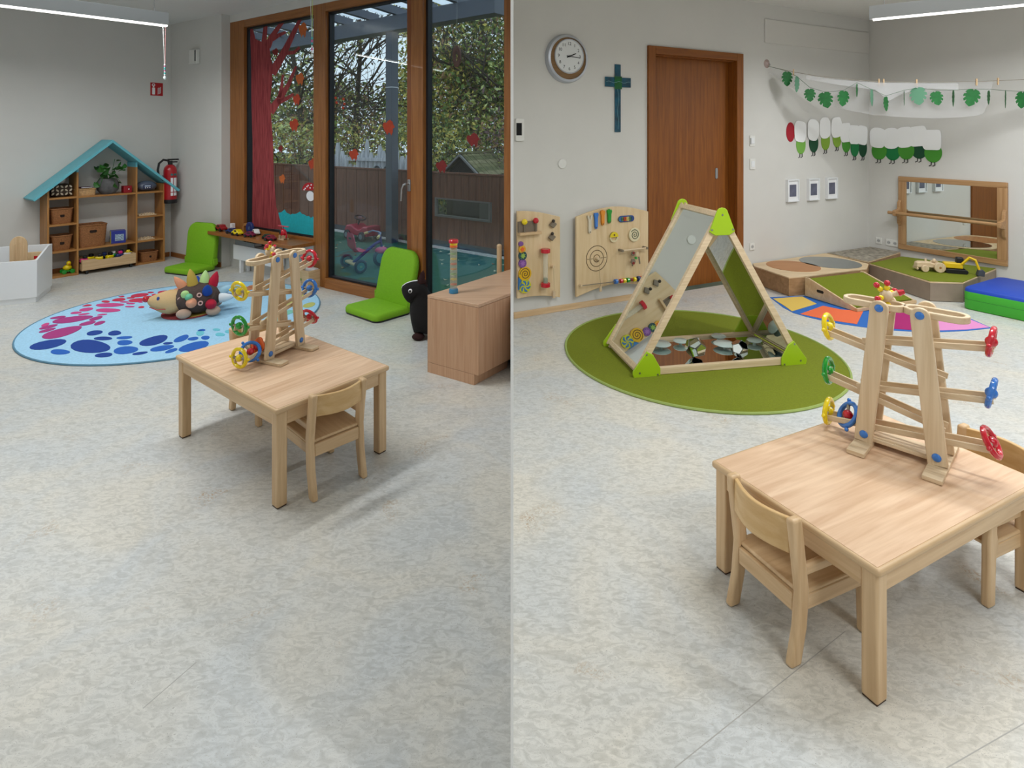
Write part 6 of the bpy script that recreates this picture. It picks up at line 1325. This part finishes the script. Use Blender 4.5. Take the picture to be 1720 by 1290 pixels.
tq = G(1606, 459, PH); t = thing('toy_excavator', 'yellow and black toy excavator on the olive platform', 'toy excavator', (tq.x, tq.y, PH+.0055), radians(-25))
for y in (-.045, .045): M().prism([(x, z+.022) for x, z in stadium(-.1, .09, .022)], y-.018, y+.018, 'Y').build('track', BLACK, t, .003)
M().bx(-.11, .05, -.045, .045, .05, .105).build('engine_house', P('excavator_yellow', (228, 190, 20), .4), t, .008); M().bx(.0, .06, -.02, .05, .08, .16).build('cab', BLACK, t, .008); M().bx(-.02, .02, -.05, .05, .04, .052).build('turntable', BLACK, t)
M().tube([(.04, -.04, .1), (.1, -.05, .175), (.15, -.06, .15)], .014, 6).build('boom', P('excavator_yellow', (228, 190, 20)), t); M().tube([(.145, -.06, .155), (.175, -.07, .06)], .011, 6).build('stick', P('excavator_yellow', (228, 190, 20)), t); M().tube([(.05, -.03, .12), (.11, -.045, .15)], .006, 6).build('ram', STEEL, t)
M().prism([(.15, .005), (.21, .0), (.215, .05), (.195, .07), (.165, .06)], -.105, -.035, 'Y').build('bucket', P('bucket_grey', (70, 74, 80), .5), t, .004)
# ------------------------------------------------------------------ olive round rug and mirror triangle
rc_ = Vector((1.39, 4.31)); t = thing('olive_rug', 'round olive green rug under the mirror triangle', 'rug', (rc_.x, rc_.y, 0)); M().prism(circ(0, 0, .985, 72), 0, .009).build('pile', OLIVE, t); M().tor((0, 0, .007), .985, .009, 'Z', 72, 6).build('bound_edge', OLIVEE, t)
q0 = G(1063, 633, .01).to_2d(); dirb = Vector((cos(radians(10.5)), sin(radians(10.5)))); SL_ = 1.28; PD = .56
t = thing('mirror_triangle', 'wooden triangle play frame lined with mirrors and lime corner plates', 'mirror toy', (q0.x, q0.y, .0105), radians(10.5))
TH_ = .03; hgt = SL_*sqrt(3)/2
V = [Vector((0, 0)), Vector((SL_, 0)), Vector((SL_/2, hgt))]; cen = Vector((SL_/2, hgt/3))
for i in range(3):
    a, b = V[i], V[(i+1) % 3]; d = (b-a).normalized(); nn = Vector((-d.y, d.x)); a2_, b2_ = a+d*.03, b-d*.03
    for y in (0, PD-TH_):          # long edge strips front and back
        M().prism([tuple(a2_), tuple(b2_), tuple(b2_-d*.03+nn*.045), tuple(a2_+d*.03+nn*.045)], y, y+TH_, 'Y').build('frame_strip', TOYX, t, .002)
    for p_, q_ in ((a2_, 1), (b2_, -1)):
        o_ = p_+d*q_*.012; M().prism([tuple(o_), tuple(o_+d*q_*.03), tuple(o_+d*q_*.03+nn*.03), tuple(o_+nn*.02)], TH_, PD-TH_, 'Y').build('cross_strip', TOYX, t)
    m0, m1 = a2_+d*.03+nn*.022, b2_-d*.03+nn*.022
    M().prism([tuple(m0-nn*.006), tuple(m1-nn*.006), tuple(m1+nn*.006), tuple(m0+nn*.006)], TH_*.5, PD-TH_*.5, 'Y').build('mirror_panel', MIRROR, t, smooth=False)
rb_ = .17
for i in range(3):
    a = V[i]; d1, d2 = (V[(i+1) % 3]-a).normalized(), (V[(i+2) % 3]-a).normalized(); bis = (d1+d2).normalized()
    tip = [a+bis*.045+Vector((cos(w_), sin(w_)))*.045 for w_ in [atan2(-bis.y, -bis.x)+s_ for s_ in (-.9, -.45, 0, .45, .9)]]
    n1 = Vector((-d1.y, d1.x)); n1 = n1 if n1.dot(bis) < 0 else -n1; n2 = Vector((-d2.y, d2.x)); n2 = n2 if n2.dot(bis) < 0 else -n2
    pl = tip; s1 = a+d1*(rb_+.02); s2 = a+d2*(rb_+.02)
    m1_, m2_ = s1-n1*.05, s2-n2*.05
    # order tip from d1 side to d2 side
    if (tip[0]-a).dot(d1) < (tip[-1]-a).dot(d1): tip = tip[::-1]
    pl = [s1]+tip+[s2, m2_, m1_]
    for y in (-.014, PD+.001):
        M().prism([tuple(p_) for p_ in pl], y, y+.013, 'Y').build('corner_plate', LIMEP, t, .003)
    for p_ in (a+bis*.05, s1*.85+m1_*.15-d1*.02, s2*.85+m2_*.15-d2*.02):
        M().prism(circ(p_.x, p_.y, .007, 10), -.0155, -.014, 'Y').build('screw', STEEL, t)
tri_M = Matrix.Translation((q0.x, q0.y, .0105)) @ Matrix.Rotation(radians(10.5), 4, 'Z')
iM = tri_M.inverted()
zb_ = .0105+.029
def onmir(px, py): g = G(px, py, zb_); l = iM @ g; l.x = max(.16, min(SL_-.16, l.x)); l.y = max(.09, min(PD-.09, l.y)); return tri_M @ Vector((l.x, l.y, .0285))
GD = P('frosted_glass_disc', (206, 222, 216), .25, coat=.4)
for k, (x, y, r, lb) in enumerate(((1110, 583, .075, 'large frosted glass disc at the left on the mirror floor'), (1143, 578, .055, 'small frosted glass disc second from left on mirror floor'), (1207, 570, .055, 'small frosted glass disc at the back of mirror floor'), (1217, 583, .08, 'large frosted glass disc in the middle of mirror floor'), (1267, 577, .055, 'small frosted glass disc at the right on mirror floor'))):
    p_ = onmir(x, y); tt = thing('glass_disc', lb, 'glass disc', p_, 0, 'frosted glass discs'); M().lathe([(0, 0), (.012, 0), (.014, .012), (r*.85, .018), (r, .026), (r*.85, .034), (0, .038)], n=28).build('disc', GD, tt, ang=60)
ph_ = (1+sqrt(5))/2
dv_ = [Vector((x, y, z)) for x in (-1, 1) for y in (-1, 1) for z in (-1, 1)]+[Vector(v) for a in (-1, 1) for b in (-1, 1) for v in ((0, a/ph_, b*ph_), (a/ph_, b*ph_, 0), (a*ph_, 0, b/ph_))]
for k, (x, y, r, lb) in enumerate(((1168, 601, .075, 'mirrored dodecahedron in the middle of the mirror floor'), (1242, 600, .062, 'smaller mirrored dodecahedron right on the mirror floor'))):
    p_ = onmir(x, y); tt = thing('mirror_dodecahedron', lb, 'dodecahedron', p_, .4+k, 'mirrored dodecahedra')
    R = Vector((0, 1, ph_)).normalized().rotation_difference(Vector((0, 0, -1))).to_matrix(); vv = [R @ (v/sqrt(3)*r) for v in dv_]
    import bmesh
    bm = bmesh.new(); [bm.verts.new(v) for v in vv]; bm.verts.ensure_lookup_table(); bmesh.ops.convex_hull(bm, input=bm.verts); bmesh.ops.dissolve_limit(bm, angle_limit=.05, verts=bm.verts, edges=bm.edges)
    zmin = min(v.co.z for v in bm.verts)
    for v in bm.verts: v.co.z -= zmin
    polys = [[v.co.copy() for v in f.verts] for f in bm.faces]; bm.free()
    core = M()
    for pz in polys: core.add(pz, [tuple(range(len(pz)))])
    core.build('core', P('dodeca_seam', (60, 62, 64), .5), tt, smooth=False)
    cz = Vector((0, 0, -zmin))
    for pz in polys:
        cf = sum(pz, Vector())/len(pz); nf = (cf-cz).normalized(); ins = [cf+(v-cf)*.93 for v in pz]
        M().loft([[v+nf*.0002 for v in ins], [v+nf*.0018 for v in ins]]).build('mirror_facet', MIRROR, tt, smooth=False)

# ------------------------------------------------------------------ pieces that belong to a part go one level deeper
SUB = {'numeral': 'dial', 'hand': 'dial', 'hand_blade': 'dial', 'hand_hub': 'dial', 'dial_ring': 'dial', 'foot_glide': 'leg', 'knob': 'ring', 'dome_button': 'post', 'tool_hole': 'tool', 'pin_hole': 'plate', 'well': 'plate', 'rocker': 'plate', 'indicator': 'plate',
       'print': 'mount', 'screw': 'corner_plate', 'star_print': 'gear_disc', 'swirl_blade': 'gear_disc', 'rear_hub': 'rear_tyre', 'hub_cap': 'rear_tyre', 'front_hub': 'front_tyre', 'grip': 'handlebar', 'pupil': 'eye_white', 'rim': 'weave', 'hand_hole': 'weave', 'foot': 'oval', 'piping': 'backrest', 'display': 'display_panel', 'button': 'display_panel',
       'seat_hole': 'seat', 'gasket': 'pane', 'bead_inlay': 'pill_base', 'peg_stem': 'peg_ball', 'knob_pin': 'turning_knob', 'half_hole': 'yellow_half', 'leaf_print': 'body', 'edge_trim': 'board', 'window_pane': 'window_frame', 'divider_top': 'divider', 'castor': 'bottom', 'diffuser': 'housing', 'pedal': 'pedal_axle', 'yellow_sector': 'mat', 'hook': 'cup', 'slot': 'housing', 'lip': 'housing', 'screen': 'housing', 'handle': 'handle_plate', 'door_handle': 'door_leaf'}
def bc(o): return o.matrix_basis @ (sum((Vector(c) for c in o.bound_box), Vector())/8)
base = lambda o: o.name.split('.')[0]
for top in [o for o in COL.objects if o.parent is None and o.children]:
    kids = list(top.children)
    if len([k for k in kids if base(k) not in SUB]) < 2: continue
    for c in kids:
        pn = SUB.get(base(c))
        if not pn or c.children: continue
        cand = [k for k in kids if base(k) == pn and k is not c]
        if not cand: continue
        p_ = min(cand, key=lambda k: (bc(k)-bc(c)).length)
        c.parent = p_; c.matrix_parent_inverse = p_.matrix_basis.inverted()
